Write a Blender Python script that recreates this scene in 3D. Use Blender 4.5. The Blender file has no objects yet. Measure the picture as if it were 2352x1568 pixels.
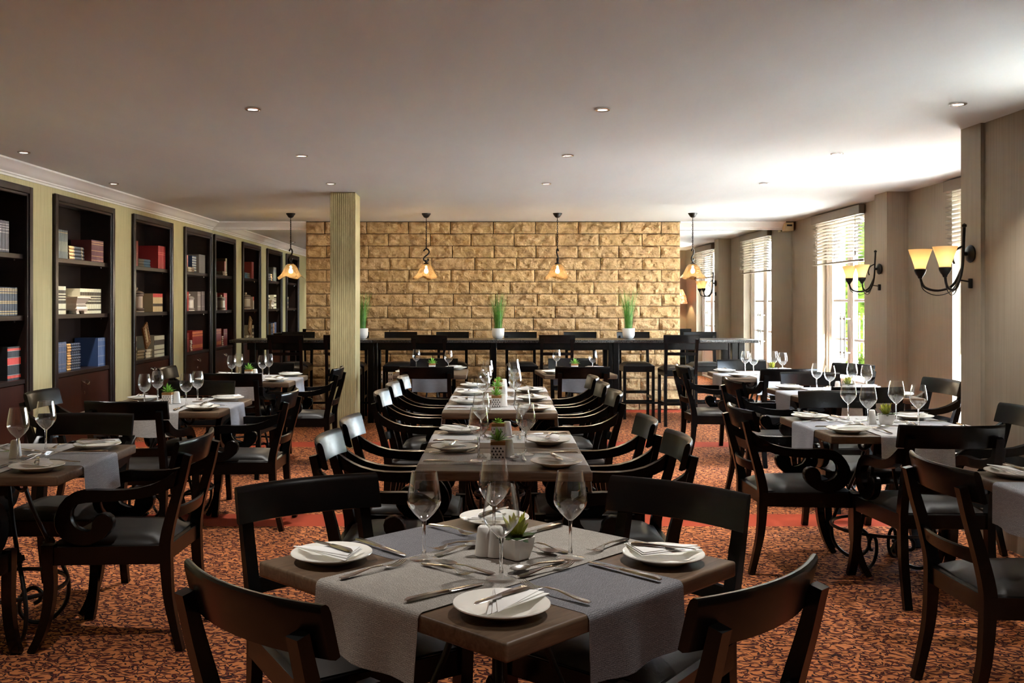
import bpy, bmesh, math, random
from mathutils import Vector, Matrix
random.seed(7)
PI = math.pi
SC = bpy.context.scene
COL = SC.collection

# ------------------------------------------------------------------ camera
CAMH = 1.41
cd = bpy.data.cameras.new('camera'); cam = bpy.data.objects.new('camera', cd); COL.objects.link(cam)
cam.location = (0, 0, CAMH); cam.rotation_euler = (PI/2, 0, 0)
cd.sensor_width = 36.0; cd.lens = 36.0*2260/2352
cd.shift_x = (1176-1075)/2352; cd.shift_y = -(784-696)/2352
cd.clip_start = 0.05; cd.clip_end = 200
SC.camera = cam

# ------------------------------------------------------------------ world, sun, daylight, exposure
SC.view_settings.view_transform = 'Standard'; SC.view_settings.look = 'None'
SC.view_settings.gamma = 1.0; SC.view_settings.use_curve_mapping = False
SC.view_settings.exposure = 2.75
w = bpy.data.worlds.new('sky'); SC.world = w; w.use_nodes = True
wn = w.node_tree; bg = wn.nodes['Background']
sky = wn.nodes.new('ShaderNodeTexSky'); sky.sky_type = 'HOSEK_WILKIE'
sky.sun_direction = Vector((0.13, -0.66, 0.74)).normalized(); sky.turbidity = 4.0; sky.ground_albedo = 0.4
hs = wn.nodes.new('ShaderNodeHueSaturation'); hs.inputs['Saturation'].default_value = .6
wn.links.new(sky.outputs[0], hs.inputs['Color']); wn.links.new(hs.outputs[0], bg.inputs[0]); bg.inputs[1].default_value = 62.0
sl = bpy.data.lights.new('sun', 'SUN'); sl.energy = 220.0; sl.angle = 0.009; sl.color = (1, .97, .92)
sun = bpy.data.objects.new('sun', sl); COL.objects.link(sun)
sun.rotation_euler = Vector((0.13, -0.66, 0.74)).to_track_quat('Z', 'Y').to_euler()
SKY_PORTALS = True
try:
    SC.cycles.caustics_reflective = False; SC.cycles.caustics_refractive = False
    SC.cycles.max_bounces = 10; SC.cycles.diffuse_bounces = 6; SC.cycles.glossy_bounces = 5
    SC.cycles.transparent_max_bounces = 24; SC.cycles.transmission_bounces = 8
    SC.cycles.sample_clamp_indirect = 8.0
    SC.cycles.use_denoising = True
except Exception:
    pass

# ------------------------------------------------------------------ materials
def lin(r, g, b):
    f = lambda c: (c/255)/12.92 if c/255 <= .04045 else ((c/255+.055)/1.055)**2.4
    return (f(r), f(g), f(b), 1)
M = {}
class NT:
    def __init__(s, name):
        m = bpy.data.materials.new(name); m.use_nodes = True; s.m = m; s.t = m.node_tree
        s.b = s.t.nodes['Principled BSDF']; s.out = s.t.nodes['Material Output']; M[name] = m
    def n(s, typ, **kw):
        x = s.t.nodes.new(typ)
        for k, v in kw.items(): setattr(x, k, v)
        return x
    def l(s, a, b): s.t.links.new(a, b)
    def tc(s, out='Object'): return s.n('ShaderNodeTexCoord').outputs[out]
    def map(s, vec, scale=(1,1,1), rot=(0,0,0), loc=(0,0,0)):
        mp = s.n('ShaderNodeMapping'); mp.inputs['Scale'].default_value = scale
        mp.inputs['Rotation'].default_value = rot; mp.inputs['Location'].default_value = loc
        s.l(vec, mp.inputs['Vector']); return mp.outputs[0]
    def noise(s, vec, scale, detail=3, rough=.55, dist=0):
        x = s.n('ShaderNodeTexNoise'); x.inputs['Scale'].default_value = scale; x.inputs['Detail'].default_value = detail
        x.inputs['Roughness'].default_value = rough; x.inputs['Distortion'].default_value = dist
        if vec is not None: s.l(vec, x.inputs['Vector'])
        return x.outputs['Fac']
    def ramp(s, fac, stops, interp='LINEAR'):
        r = s.n('ShaderNodeValToRGB'); r.color_ramp.interpolation = interp
        e = r.color_ramp.elements
        while len(e) < len(stops): e.new(.5)
        for i, (p, c) in enumerate(stops):
            e[i].position = p; e[i].color = c if len(c) == 4 else (*c, 1)
        s.l(fac, r.inputs[0]); return r.outputs[0]
    def math(s, op, a, b=None, c=None):
        x = s.n('ShaderNodeMath', operation=op)
        for i, v in enumerate((a, b, c)):
            if v is None: continue
            if isinstance(v, (int, float)): x.inputs[i].default_value = v
            else: s.l(v, x.inputs[i])
        return x.outputs[0]
    def mix(s, fac, a, b, blend='MIX'):
        x = s.n('ShaderNodeMix', data_type='RGBA', blend_type=blend)
        if isinstance(fac, (int, float)): x.inputs[0].default_value = fac
        else: s.l(fac, x.inputs[0])
        for i, v in ((6, a), (7, b)):
            if isinstance(v, tuple): x.inputs[i].default_value = v if len(v) == 4 else (*v, 1)
            else: s.l(v, x.inputs[i])
        return x.outputs[2]
    def bump(s, h, strength=.3, dist=.01):
        x = s.n('ShaderNodeBump'); x.inputs['Strength'].default_value = strength; x.inputs['Distance'].default_value = dist
        s.l(h, x.inputs['Height']); s.l(x.outputs[0], s.b.inputs['Normal'])
    def set(s, color=None, rough=None, metal=None, spec=None):
        if color is not None:
            if isinstance(color, tuple): s.b.inputs['Base Color'].default_value = color if len(color) == 4 else (*color, 1)
            else: s.l(color, s.b.inputs['Base Color'])
        if rough is not None:
            if isinstance(rough, (int, float)): s.b.inputs['Roughness'].default_value = rough
            else: s.l(rough, s.b.inputs['Roughness'])
        if metal is not None: s.b.inputs['Metallic'].default_value = metal
        if spec is not None: s.b.inputs['Specular IOR Level'].default_value = spec
        return s
def simple(name, col, rough=.5, metal=0, spec=.5, var=0):
    n = NT(name)
    if var:
        f = n.noise(n.tc(), 9, 4)
        c2 = tuple(min(1, x*(1+var)) for x in col[:3]) + (1,); c1 = tuple(x*(1-var) for x in col[:3]) + (1,)
        n.set(n.ramp(f, [(.3, c1), (.7, c2)]))
    else: n.set(col)
    n.set(rough=rough, metal=metal, spec=spec); return n.m
# plaster, walls
n = NT('ceiling_paint'); f = n.noise(n.map(n.tc(), (1, .25, 1)), 1.4, 4); n.set(n.ramp(f, [(.3, lin(198,203,205)), (.7, lin(208,213,215))]), .85)
n.bump(n.noise(n.tc(), 14, 4), .08, .01)
n = NT('olive_wallpaper'); v = n.map(n.tc(), (60, 60, 1.6)); f = n.noise(v, 1.5, 4)
n.set(n.ramp(f, [(.25, lin(168,156,112)), (.75, lin(198,186,140))]), .6); n.bump(f, .12, .004)
n = NT('taupe_wallpaper'); v = n.map(n.tc(), (50, 50, 1.2)); f = n.noise(v, 1.5, 4)
n.set(n.ramp(f, [(.25, lin(134,122,106)), (.75, lin(152,139,121))]), .6); n.bump(f, .1, .003)
n = NT('pillar_paint'); tc = n.tc(); sx = n.n('ShaderNodeSeparateXYZ'); n.l(tc, sx.inputs[0])
wv = n.n('ShaderNodeTexWave', wave_type='BANDS', bands_direction='X'); wv.inputs['Scale'].default_value = 17
wv.inputs['Distortion'].default_value = .5; wv.inputs['Detail'].default_value = 2; wv.inputs['Detail Scale'].default_value = 1.2
n.l(n.map(tc, (1, 1, .12)), wv.inputs['Vector'])
f = n.noise(n.map(tc, (30, 30, 4)), 2, 3)
n.set(n.ramp(f, [(.3, lin(160,148,106)), (.7, lin(178,165,120))]), .6); n.bump(wv.outputs['Fac'], .4, .005)
simple('crown_white', lin(235,232,228), .5)
# carpet
n = NT('carpet'); tc = n.tc()
nv = n.n('ShaderNodeTexNoise'); nv.inputs['Scale'].default_value = 9; nv.inputs['Detail'].default_value = 1; n.l(tc, nv.inputs['Vector'])
wp = n.n('ShaderNodeVectorMath', operation='SCALE'); n.l(nv.outputs['Color'], wp.inputs[0]); wp.inputs['Scale'].default_value = .05
wa = n.n('ShaderNodeVectorMath', operation='ADD'); n.l(tc, wa.inputs[0]); n.l(wp.outputs[0], wa.inputs[1]); wv0 = wa.outputs[0]
def leaf_layer(rot, sc, loc, ln, wd, spread):
    """scattered pointed leaves: each Voronoi cell holds one lens shape turned by a random angle"""
    vec = n.map(wv0, (sc, sc*1.25, 1), (0, 0, rot), loc)
    vo = n.n('ShaderNodeTexVoronoi', feature='F1', voronoi_dimensions='2D'); vo.inputs['Scale'].default_value = 1
    vo.inputs['Randomness'].default_value = .8; n.l(vec, vo.inputs['Vector'])
    of = n.n('ShaderNodeVectorMath', operation='SUBTRACT'); n.l(vec, of.inputs[0]); n.l(vo.outputs['Position'], of.inputs[1])
    sc_ = n.n('ShaderNodeSeparateColor'); n.l(vo.outputs['Color'], sc_.inputs[0])
    vr = n.n('ShaderNodeVectorRotate', rotation_type='Z_AXIS'); n.l(of.outputs[0], vr.inputs['Vector'])
    n.l(n.math('MULTIPLY_ADD', n.math('SUBTRACT', sc_.outputs[0], .5), spread, 0.0), vr.inputs['Angle'])
    xy = n.n('ShaderNodeSeparateXYZ'); n.l(vr.outputs[0], xy.inputs[0])
    q = n.math('DIVIDE', xy.outputs[0], ln); lens = n.math('MULTIPLY', n.math('SUBTRACT', 1.0, n.math('MULTIPLY', q, q)), wd)
    ay = n.math('ABSOLUTE', xy.outputs[1])
    return n.math('LESS_THAN', ay, lens), n.math('LESS_THAN', ay, n.math('SUBTRACT', n.math('MULTIPLY', lens, .62), wd*.12))
a1 = leaf_layer(.45, 19, (0, 0, 0), .50, .165, 1.7); a2 = leaf_layer(-.35, 22, (3.3, 1.7, 0), .48, .15, 1.5); a3 = leaf_layer(1.1, 27, (5.1, 8.7, 0), .46, .13, 1.9)
wvt = n.n('ShaderNodeTexWave', wave_type='BANDS', bands_direction='DIAGONAL'); wvt.inputs['Scale'].default_value = 3.4
wvt.inputs['Distortion'].default_value = 9; wvt.inputs['Detail'].default_value = 1.5; wvt.inputs['Detail Scale'].default_value = 2.2; n.l(wv0, wvt.inputs['Vector'])
vine = n.math('LESS_THAN', n.math('ABSOLUTE', n.math('SUBTRACT', wvt.outputs['Fac'], .5)), .075)
heart = n.math('MAXIMUM', a1[1], a2[1]); leaf = n.math('MAXIMUM', n.math('MAXIMUM', a1[0], a2[0]), a3[0]); pat = n.math('MAXIMUM', leaf, vine)
pile = n.noise(tc, 260, 2); big = n.noise(tc, 1.3, 2)
base = n.mix(big, lin(198,120,72), lin(216,140,90)); base = n.mix(n.math('MULTIPLY', pile, .35), base, lin(176,100,56))
dark = n.mix(heart, lin(50,32,34), n.mix(n.noise(tc, 14, 1), lin(92,46,44), lin(112,52,34)))
c = n.mix(pat, base, dark)
sp = n.n('ShaderNodeSeparateXYZ'); n.l(tc, sp.inputs[0])
def band(y0, y1): return n.math('MULTIPLY', n.math('GREATER_THAN', sp.outputs[1], y0), n.math('LESS_THAN', sp.outputs[1], y1))
bands = n.math('MAXIMUM', band(6.22, 6.58), n.math('MAXIMUM', band(9.65, 10.0), n.math('MAXIMUM', band(12.7, 13.2), band(2.8, 3.05))))
redc = n.mix(pile, lin(190,86,60), lin(150,60,42))
n.set(n.mix(bands, c, redc), .95, spec=.1); n.bump(pile, .4, .004)
# stone
n = NT('sandstone'); oi = n.n('ShaderNodeObjectInfo'); tc = n.tc()
ad = n.n('ShaderNodeVectorMath', operation='ADD'); n.l(tc, ad.inputs[0])
rv = n.n('ShaderNodeVectorMath', operation='SCALE'); cmb = n.n('ShaderNodeCombineXYZ')
for k in range(3): n.l(oi.outputs['Random'], cmb.inputs[k])
n.l(cmb.outputs[0], rv.inputs[0]); rv.inputs['Scale'].default_value = 37; n.l(rv.outputs[0], ad.inputs[1]); v = ad.outputs[0]
f1 = n.noise(v, 7, 6, .6, .6); f2 = n.noise(v, 32, 5, .65)
c = n.ramp(f1, [(.25, lin(140,110,74)), (.5, lin(190,156,108)), (.8, lin(212,182,138))])
c = n.mix(n.math('MULTIPLY', oi.outputs['Random'], .32), c, lin(184,154,122))
n.set(n.mix(n.math('MULTIPLY', f2, .35), c, lin(124,96,62)), .85); n.bump(n.math('ADD', n.math('MULTIPLY', f1, 1.4), n.math('MULTIPLY', f2, .5)), 1.0, .045)
simple('mortar', lin(58,44,32), .9)
# woods
def wood(name, c1, c2, rough, scale=(2, 30, 30), bump=.05):
    n = NT(name); v = n.map(n.tc(), scale); f = n.noise(v, 1.6, 5, .6, 1.2)
    n.set(n.ramp(f, [(.25, c1), (.75, c2)]), rough); n.bump(f, bump, .002); return n
n = wood('ebony_wood', lin(6,5.5,5), lin(11,9,8), .27, (14, 14, 3), .02); n.set(spec=.22)
wood('shelf_wood', lin(30,21,18), lin(44,30,25), .35, (3, 3, 30))
wood('cabinet_wood', lin(40,18,12), lin(66,28,18), .35, (30, 30, 2))
wood('table_wood', lin(70,54,41), lin(110,90,71), .42, (3, 34, 30), .08).set(spec=.22)
n = NT('bar_granite'); f = n.noise(n.tc(), 140, 2); n.set(n.ramp(f, [(.45, lin(22,21,21)), (.6, lin(96,92,88))]), .25)
# fabrics
n = NT('seat_leather'); n.set(spec=.28); f = n.noise(n.tc(), 5, 4); n.set(n.ramp(f, [(.3, lin(34,31,29)), (.7, lin(55,51,47))]), .42); n.bump(n.noise(n.tc(), 120, 2), .12, .002)
def cloth(name, c1, c2):
    n = NT(name); tc = n.tc()
    br = n.n('ShaderNodeTexBrick'); br.inputs['Scale'].default_value = 1; br.inputs['Mortar Size'].default_value = .022
    br.inputs['Brick Width'].default_value = .9; br.inputs['Row Height'].default_value = .25; br.inputs['Mortar Smooth'].default_value = .6
    br.inputs['Color1'].default_value = (1,1,1,1); br.inputs['Color2'].default_value = (.8,.8,.8,1); br.inputs['Mortar'].default_value = (0,0,0,1)
    uv = n.tc('UV'); v = n.map(uv, (58, 58, 1))
    nd = n.n('ShaderNodeTexNoise'); nd.inputs['Scale'].default_value = 1.2; n.l(v, nd.inputs['Vector'])
    am = n.n('ShaderNodeVectorMath', operation='MULTIPLY_ADD'); n.l(nd.outputs['Color'], am.inputs[0]); am.inputs[1].default_value = (.5,.35,0); n.l(v, am.inputs[2])
    n.l(am.outputs[0], br.inputs['Vector'])
    f = n.noise(n.map(uv, (420, 420, 1)), 1, 2)
    c = n.ramp(f, [(.3, c1), (.7, c2)])
    n.set(n.mix(1.0, c, n.ramp(br.outputs['Color'], [(0, (.26,.25,.25,1)), (1, (1,1,1,1))]), 'MULTIPLY'), .9, spec=.15)
    n.bump(br.outputs['Color'], .5, .002)
cloth('runner_warm', lin(118,113,106), lin(196,189,180)); cloth('runner_light', lin(172,170,168), lin(242,240,237)); cloth('runner_pale', lin(128,130,136), lin(206,207,213)); cloth('runner_cool', lin(84,83,86), lin(150,149,152))
simple('napkin_white', lin(238,236,232), .8); 
n = NT('porcelain'); n.set(lin(238,235,226), .18); 
simple('steel', (.62,.60,.57,1), .2, 1.0); simple('chrome', (.75,.73,.7,1), .15, 1.0)
simple('iron', lin(40,36,33), .45, .6); simple('black_iron', lin(24,22,21), .45, .4)
simple('white_ceramic', lin(236,233,228), .3); simple('grey_ceramic', lin(186,180,172), .35); simple('tan_soil', lin(168,120,66), .9, var=.3); simple('print_black', lin(24,23,23), .6)
def leafmat(name, a, b, spec=.5):
    n = NT(name); n.set(spec=spec); n.set(n.ramp(n.noise(n.tc(), 22, 2), [(.3, a), (.7, b)]), .45); n.b.inputs['Subsurface Weight'].default_value = 0
leafmat('leaf_bright', lin(108,172,52), lin(164,214,92)); leafmat('leaf_aloe', lin(128,140,30), lin(204,200,66)); leafmat('leaf_dark', lin(30,44,20), lin(52,74,30))
leafmat('grass_green', lin(52,112,34), lin(104,156,62)); leafmat('tree_green', lin(22,32,8), lin(54,66,22), 0.0)
# glass
def thin_glass(name, tint=(.97,.98,.97,1), gloss=(1,1,1,1), ior=1.5, rough=.02, add=0.0):
    n = NT(name); tr = n.n('ShaderNodeBsdfTransparent'); tr.inputs[0].default_value = tint
    gl = n.n('ShaderNodeBsdfGlossy'); gl.inputs[0].default_value = gloss; gl.inputs['Roughness'].default_value = rough
    lw = n.n('ShaderNodeLayerWeight'); lw.inputs[0].default_value = .5; f0 = ((ior-1)/(ior+1))**2
    fac = n.math('MULTIPLY_ADD', n.math('POWER', lw.outputs['Facing'], 5.0 if not add else 3.0), 1-f0, f0+add)
    mx = n.n('ShaderNodeMixShader'); n.l(fac, mx.inputs[0]); n.l(tr.outputs[0], mx.inputs[1]); n.l(gl.outputs[0], mx.inputs[2])
    n.l(mx.outputs[0], n.out.inputs[0]); return n
thin_glass('pane_glass'); thin_glass('bowl_base_glass', (.97,.975,.97,1), ior=1.45, add=.08); thin_glass('bowl_glass', (.985,.99,.987,1), ior=1.45, add=.004)
n = NT('stem_glass'); n.set((1,1,1,1), .02); n.b.inputs['Transmission Weight'].default_value = 1; n.b.inputs['IOR'].default_value = 1.45
# amber pendant glass: marbled, thin, lets lamp light through
n = NT('amber_glass'); tr = n.n('ShaderNodeBsdfTransparent'); f = n.noise(n.tc(), 13, 4, .6, 1.4)
n.l(n.ramp(f, [(.35, (.48,.27,.10,1)), (.62, (.88,.70,.42,1))]), tr.inputs[0])
tl = n.n('ShaderNodeBsdfTranslucent'); tl.inputs[0].default_value = lin(196,160,110); gl = n.n('ShaderNodeBsdfGlossy'); gl.inputs['Roughness'].default_value = .08
m1 = n.n('ShaderNodeMixShader'); n.l(n.ramp(f, [(.4, (.16,.16,.16,1)), (.7, (.06,.06,.06,1))]), m1.inputs[0]); n.l(tr.outputs[0], m1.inputs[1]); n.l(tl.outputs[0], m1.inputs[2])
lw = n.n('ShaderNodeLayerWeight'); lw.inputs[0].default_value = .5; m2 = n.n('ShaderNodeMixShader'); n.l(n.math('MULTIPLY_ADD', n.math('POWER', lw.outputs['Facing'], 4.0), .9, .05), m2.inputs[0]); n.l(m1.outputs[0], m2.inputs[1]); n.l(gl.outputs[0], m2.inputs[2]); n.l(m2.outputs[0], n.out.inputs[0])
n = NT('shade_glass'); tl = n.n('ShaderNodeBsdfTranslucent'); tl.inputs[0].default_value = lin(244,222,182); df = n.n('ShaderNodeBsdfDiffuse'); df.inputs[0].default_value = lin(232,210,172)
mx = n.n('ShaderNodeMixShader'); mx.inputs[0].default_value = .3; n.l(tl.outputs[0], mx.inputs[1]); n.l(df.outputs[0], mx.inputs[2]); n.l(mx.outputs[0], n.out.inputs[0])
n = NT('floral_shade'); f = n.noise(n.tc(), 16, 3); tl = n.n('ShaderNodeBsdfTranslucent'); df = n.n('ShaderNodeBsdfDiffuse'); c = n.ramp(f, [(.42, lin(236,214,190)), (.52, lin(206,110,90)), (.62, lin(236,214,190))])
n.l(c, tl.inputs[0]); n.l(c, df.inputs[0]); mx = n.n('ShaderNodeMixShader'); mx.inputs[0].default_value = .5; n.l(tl.outputs[0], mx.inputs[1]); n.l(df.outputs[0], mx.inputs[2]); n.l(mx.outputs[0], n.out.inputs[0])
def emis(name, col, st):
    n = NT(name); n.set((0,0,0,1), .5); n.b.inputs['Emission Color'].default_value = col; n.b.inputs['Emission Strength'].default_value = st
emis('bulb_glow', (1,.88,.68,1), 2.4); emis('downlight_glow', (1,.92,.8,1), .7)
n = NT('mirror_glass'); n.set((.80,.82,.79,1), .0, 1.0)
simple('window_white', lin(232,228,224), .4); simple('blind_slat', lin(120,108,94), .5); simple('garden_white', lin(240,236,226), .8, var=.04)
simple('ground_paving', lin(156,155,151), .9, var=.15); simple('urn_cream', lin(224,208,190), .35); simple('urn_brown', lin(72,50,40), .4); simple('bark', lin(80,62,46), .9)
simple('socket_white', lin(226,222,212), .4); simple('page_cream', lin(206,190,152), .8); simple('box_cream', lin(206,188,150), .6); simple('frame_gilt', lin(150,118,82), .5, var=.35)
_bk = {}
def bookmat(rgb):
    if rgb not in _bk:
        simple('book_%d_%d_%d' % rgb, lin(*rgb), .5); _bk[rgb] = M['book_%d_%d_%d' % rgb]
    return _bk[rgb]

# ------------------------------------------------------------------ mesh helpers
def finish(bm, name, mats, smooth=None, uv=False):
    me = bpy.data.meshes.new(name); bmesh.ops.recalc_face_normals(bm, faces=bm.faces); bm.to_mesh(me); bm.free()
    for m in (mats if isinstance(mats, (list, tuple)) else [mats]):
        me.materials.append(M[m] if isinstance(m, str) else m)
    if smooth:
        for p in me.polygons: p.use_smooth = True
        me.set_sharp_from_angle(angle=math.radians(smooth))
    return me
def box(bm, x0, x1, y0, y1, z0, z1, mi=0):
    vs = [bm.verts.new((x, y, z)) for z in (z0, z1) for y in (y0, y1) for x in (x0, x1)]
    fs = []
    for q in ((0,2,3,1),(4,5,7,6),(0,1,5,4),(2,6,7,3),(0,4,6,2),(1,3,7,5)):
        f = bm.faces.new([vs[i] for i in q]); f.material_index = mi; fs.append(f)
    return vs, fs
def bbox(bm, x0, x1, y0, y1, z0, z1, bev=.004, seg=2, mi=0):
    vs, fs = box(bm, x0, x1, y0, y1, z0, z1, mi)
    es = list({e for f in fs for e in f.edges})
    bmesh.ops.bevel(bm, geom=es, offset=bev, segments=seg, affect='EDGES', profile=.6, material=-1)
def lathe(bm, prof, n=20, mi=0, c=(0,0), mifn=None):
    rings = []
    for r, z in prof:
        if r < 1e-6: rings.append([bm.verts.new((c[0], c[1], z))])
        else: rings.append([bm.verts.new((c[0]+r*math.cos(2*PI*k/n), c[1]+r*math.sin(2*PI*k/n), z)) for k in range(n)])
    for i in range(len(rings)-1):
        a, b = rings[i], rings[i+1]; m_ = mifn(i) if mifn else mi
        for k in range(n):
            k2 = (k+1) % n
            if len(a) == 1 and len(b) == 1: continue
            if len(a) == 1: f = bm.faces.new((a[0], b[k2], b[k]))
            elif len(b) == 1: f = bm.faces.new((a[k], a[k2], b[0]))
            else: f = bm.faces.new((a[k], a[k2], b[k2], b[k]))
            f.material_index = m_
    return rings
def tube(bm, pts, rad, n=6, mi=0, cap=True, flat=None):
    pts = [Vector(p) for p in pts]; rings = []
    R = rad if isinstance(rad, (list, tuple)) else [rad]*len(pts)
    prev = None
    for i, p in enumerate(pts):
        t = (pts[min(i+1, len(pts)-1)] - pts[max(i-1, 0)]).normalized()
        if prev is None:
            u = t.cross(Vector((0,0,1)));
            if u.length < .05: u = t.cross(Vector((1,0,0)))
        else: u = prev - t*prev.dot(t)
        u.normalize(); prev = u; v = t.cross(u)
        fx, fy = flat if flat else (1, 1)
        rings.append([bm.verts.new(p + u*R[i]*fx*math.cos(2*PI*k/n) + v*R[i]*fy*math.sin(2*PI*k/n)) for k in range(n)])
    for i in range(len(rings)-1):
        for k in range(n):
            f = bm.faces.new((rings[i][k], rings[i][(k+1) % n], rings[i+1][(k+1) % n], rings[i+1][k])); f.material_index = mi
    if cap:
        bm.faces.new(rings[0][::-1]).material_index = mi; bm.faces.new(rings[-1]).material_index = mi
def prism(bm, pts, x0, x1, xf=None, bev=0, mi=0):
    """outline of (y, z) pairs extruded along x; xf(y) adds an x offset"""
    g = xf or (lambda y: 0)
    A = [bm.verts.new((x0+g(y), y, z)) for y, z in pts]; B = [bm.verts.new((x1+g(y), y, z)) for y, z in pts]
    fa = bm.faces.new(A[::-1]); fb = bm.faces.new(B); k = len(pts); fa.material_index = fb.material_index = mi
    for i in range(k):
        f = bm.faces.new((A[i], A[(i+1) % k], B[(i+1) % k], B[i])); f.material_index = mi
    if bev: bmesh.ops.bevel(bm, geom=list(fa.edges)+list(fb.edges), offset=bev, segments=1, affect='EDGES')
def ribbon(bm, pts, widths, x0, x1, xf=None, mi=0, bev=0):
    """a bar in the y-z plane: centre line pts with widths, extruded x0..x1"""
    L, R_ = [], []
    for i, (y, z) in enumerate(pts):
        a = pts[max(i-1, 0)]; b = pts[min(i+1, len(pts)-1)]
        ty, tz = b[0]-a[0], b[1]-a[1]; l = math.hypot(ty, tz) or 1; ny, nz = -tz/l, ty/l
        h = widths[i]/2 if isinstance(widths, (list, tuple)) else widths/2
        L.append((y+ny*h, z+nz*h)); R_.append((y-ny*h, z-nz*h))
    g = xf or (lambda z: 0)
    k = len(pts)
    V = [[bm.verts.new((xx+g(p[1]), p[0], p[1])) for p in side] for side in (L, R_) for xx in (x0, x1)]
    # V[0]=L x0, V[1]=L x1, V[2]=R x0, V[3]=R x1
    for i in range(k-1):
        for a, b in ((0,1),(1,3),(3,2),(2,0)):
            bm.faces.new((V[a][i], V[b][i], V[b][i+1], V[a][i+1])).material_index = mi
    bm.faces.new((V[0][0], V[2][0], V[3][0], V[1][0])); bm.faces.new((V[0][-1], V[1][-1], V[3][-1], V[2][-1]))
def interp(pts, n):
    """smooth resample of a polyline (Catmull-Rom)"""
    out = []
    P = [Vector(p) for p in pts]
    for i in range(len(P)-1):
        p0 = P[max(i-1, 0)]; p1 = P[i]; p2 = P[i+1]; p3 = P[min(i+2, len(P)-1)]
        for k in range(n):
            t = k/n
            out.append(.5*((2*p1)+(p2-p0)*t+(2*p0-5*p1+4*p2-p3)*t*t+(3*p1-p0-3*p2+p3)*t**3))
    out.append(P[-1]); return out
def obj(name, me, parent=None, loc=None, rot=None):
    o = bpy.data.objects.new(name, me); COL.objects.link(o)
    if parent is not None: o.parent = parent
    if loc is not None: o.location = loc
    if rot is not None: o.rotation_euler = rot if isinstance(rot, (tuple, list)) else (0, 0, rot)
    return o
def tag(o, label, cat, group=None):
    o['label'] = label; o['category'] = cat
    if group: o['group'] = group
    return o
def thing(name, label, cat, loc=(0,0,0), rotz=0, group=None):
    return tag(obj(name, None, None, loc, rotz), label, cat, group)
def struct(name, me, loc=None, rot=None, label=None):
    o = obj(name, me, None, loc, rot); o['kind'] = 'structure'
    if label: o['label'] = label
    return o
def meshof(fn, name, mats, smooth=None):
    bm = bmesh.new(); fn(bm); return finish(bm, name, mats, smooth)
def assembly(name, label, cat, parts, loc, rotz, group=None, narrow=None):
    """parts: list of (name, mesh, location) or (name, mesh, location, subparts)"""
    t = thing(name, label, cat, loc, rotz, group)
    for p in parts:
        o = obj(p[0], p[1], t, p[2])
        if narrow and p[0] != 'tabletop': o.scale = (narrow, narrow, 1)
        for q in (p[3] if len(p) > 3 else ()): obj(q[0], q[1], o, q[2])
    return t
def in_view(x, y, z, margin=12):
    if y < .3: return False
    px = 1075 + x/y*2260; py = 696 + (CAMH-z)/y*2260
    return -margin < px < 2352+margin and -margin < py < 1568+margin

# ------------------------------------------------------------------ the room
CEIL = 2.488
LW = lambda d: -3.67+.02*d            # left wall face
RW = lambda d: 4.07+.019*d            # right wall face
YB = 13.14
struct('floor', meshof(lambda b: (box(b, -4.2, 3.2, -5, 6.0, -.05, 0), box(b, -4.2, 4.4, 6.0, 13.3, -.05, 0)), 'floor', 'carpet'))
struct('ceiling', meshof(lambda b: (box(b, -4.2, 3.3, -5, 6.0, CEIL, CEIL+.06), box(b, -4.2, 4.5, 6.0, 13.3, CEIL, CEIL+.06)), 'ceiling', 'ceiling_paint'))
LA = math.atan2(1, .02)                # local x runs along the left wall, local y into the wall
RA = math.atan2(1, .019)               # local x runs along the right wall, local y into the room
UNITS = [(6.55, 7.883), (8.293, 9.62), (10.137, 11.406), (11.862, 13.037)]
UTOP = 2.335
def left_wall(b):
    s = math.hypot(1, .02)
    xs = [-5] + [q for u in UNITS for q in u] + [13.15]
    for i in range(0, len(xs), 2): box(b, xs[i]*s, xs[i+1]*s, 0, .35, 0, CEIL)
    for u in UNITS: box(b, u[0]*s, u[1]*s, 0, .35, UTOP, CEIL)
    box(b, -5*s, 13.15*s, .35, .40, 0, CEIL)
struct('wall_left', meshof(left_wall, 'wall_left', 'olive_wallpaper'), (-3.67, 0, 0), LA)
W1, W2, W3 = (10.608, 12.118), (7.09, 8.604), (3.5, 5.01)  # the last one is an unseen window added for fill daylight
def right_wall(b):
    for a, c in ((6.12, W2[0]), (W2[1], W1[0]), (W1[1], 13.2)): box(b, a, c, -.34, 0, 0, CEIL)
    for a, c in (W1, W2): box(b, a, c, -.34, 0, 2.40, CEIL)
    box(b, 9.50, 9.80, 0, .205, 0, CEIL)
struct('wall_right', meshof(right_wall, 'wall_right', 'taupe_wallpaper'), (4.07, 0, 0), RA)
def right_near(b):
    for a, c in ((-5, W3[0]), (W3[1], 5.885)): box(b, 3.09, 3.43, a, c, 0, CEIL)
    box(b, 3.09, 3.43, W3[0], W3[1], 2.40, CEIL)
    box(b, 3.066, 4.6, 5.885, 6.121, 0, CEIL)
struct('wall_right_near', meshof(right_near, 'wall_right_near', 'taupe_wallpaper'))
struct('wall_rear', meshof(lambda b: box(b, -4.2, 3.5, -5.2, -5, 0, CEIL), 'wall_rear', 'taupe_wallpaper'))
wb = struct('wall_back', meshof(lambda b: (box(b, -3.6, 4.6, YB, YB+.2, 0, CEIL), box(b, -2.141, 2.801, 13.02, YB, 0, CEIL)), 'wall_back', 'mortar'))
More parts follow.
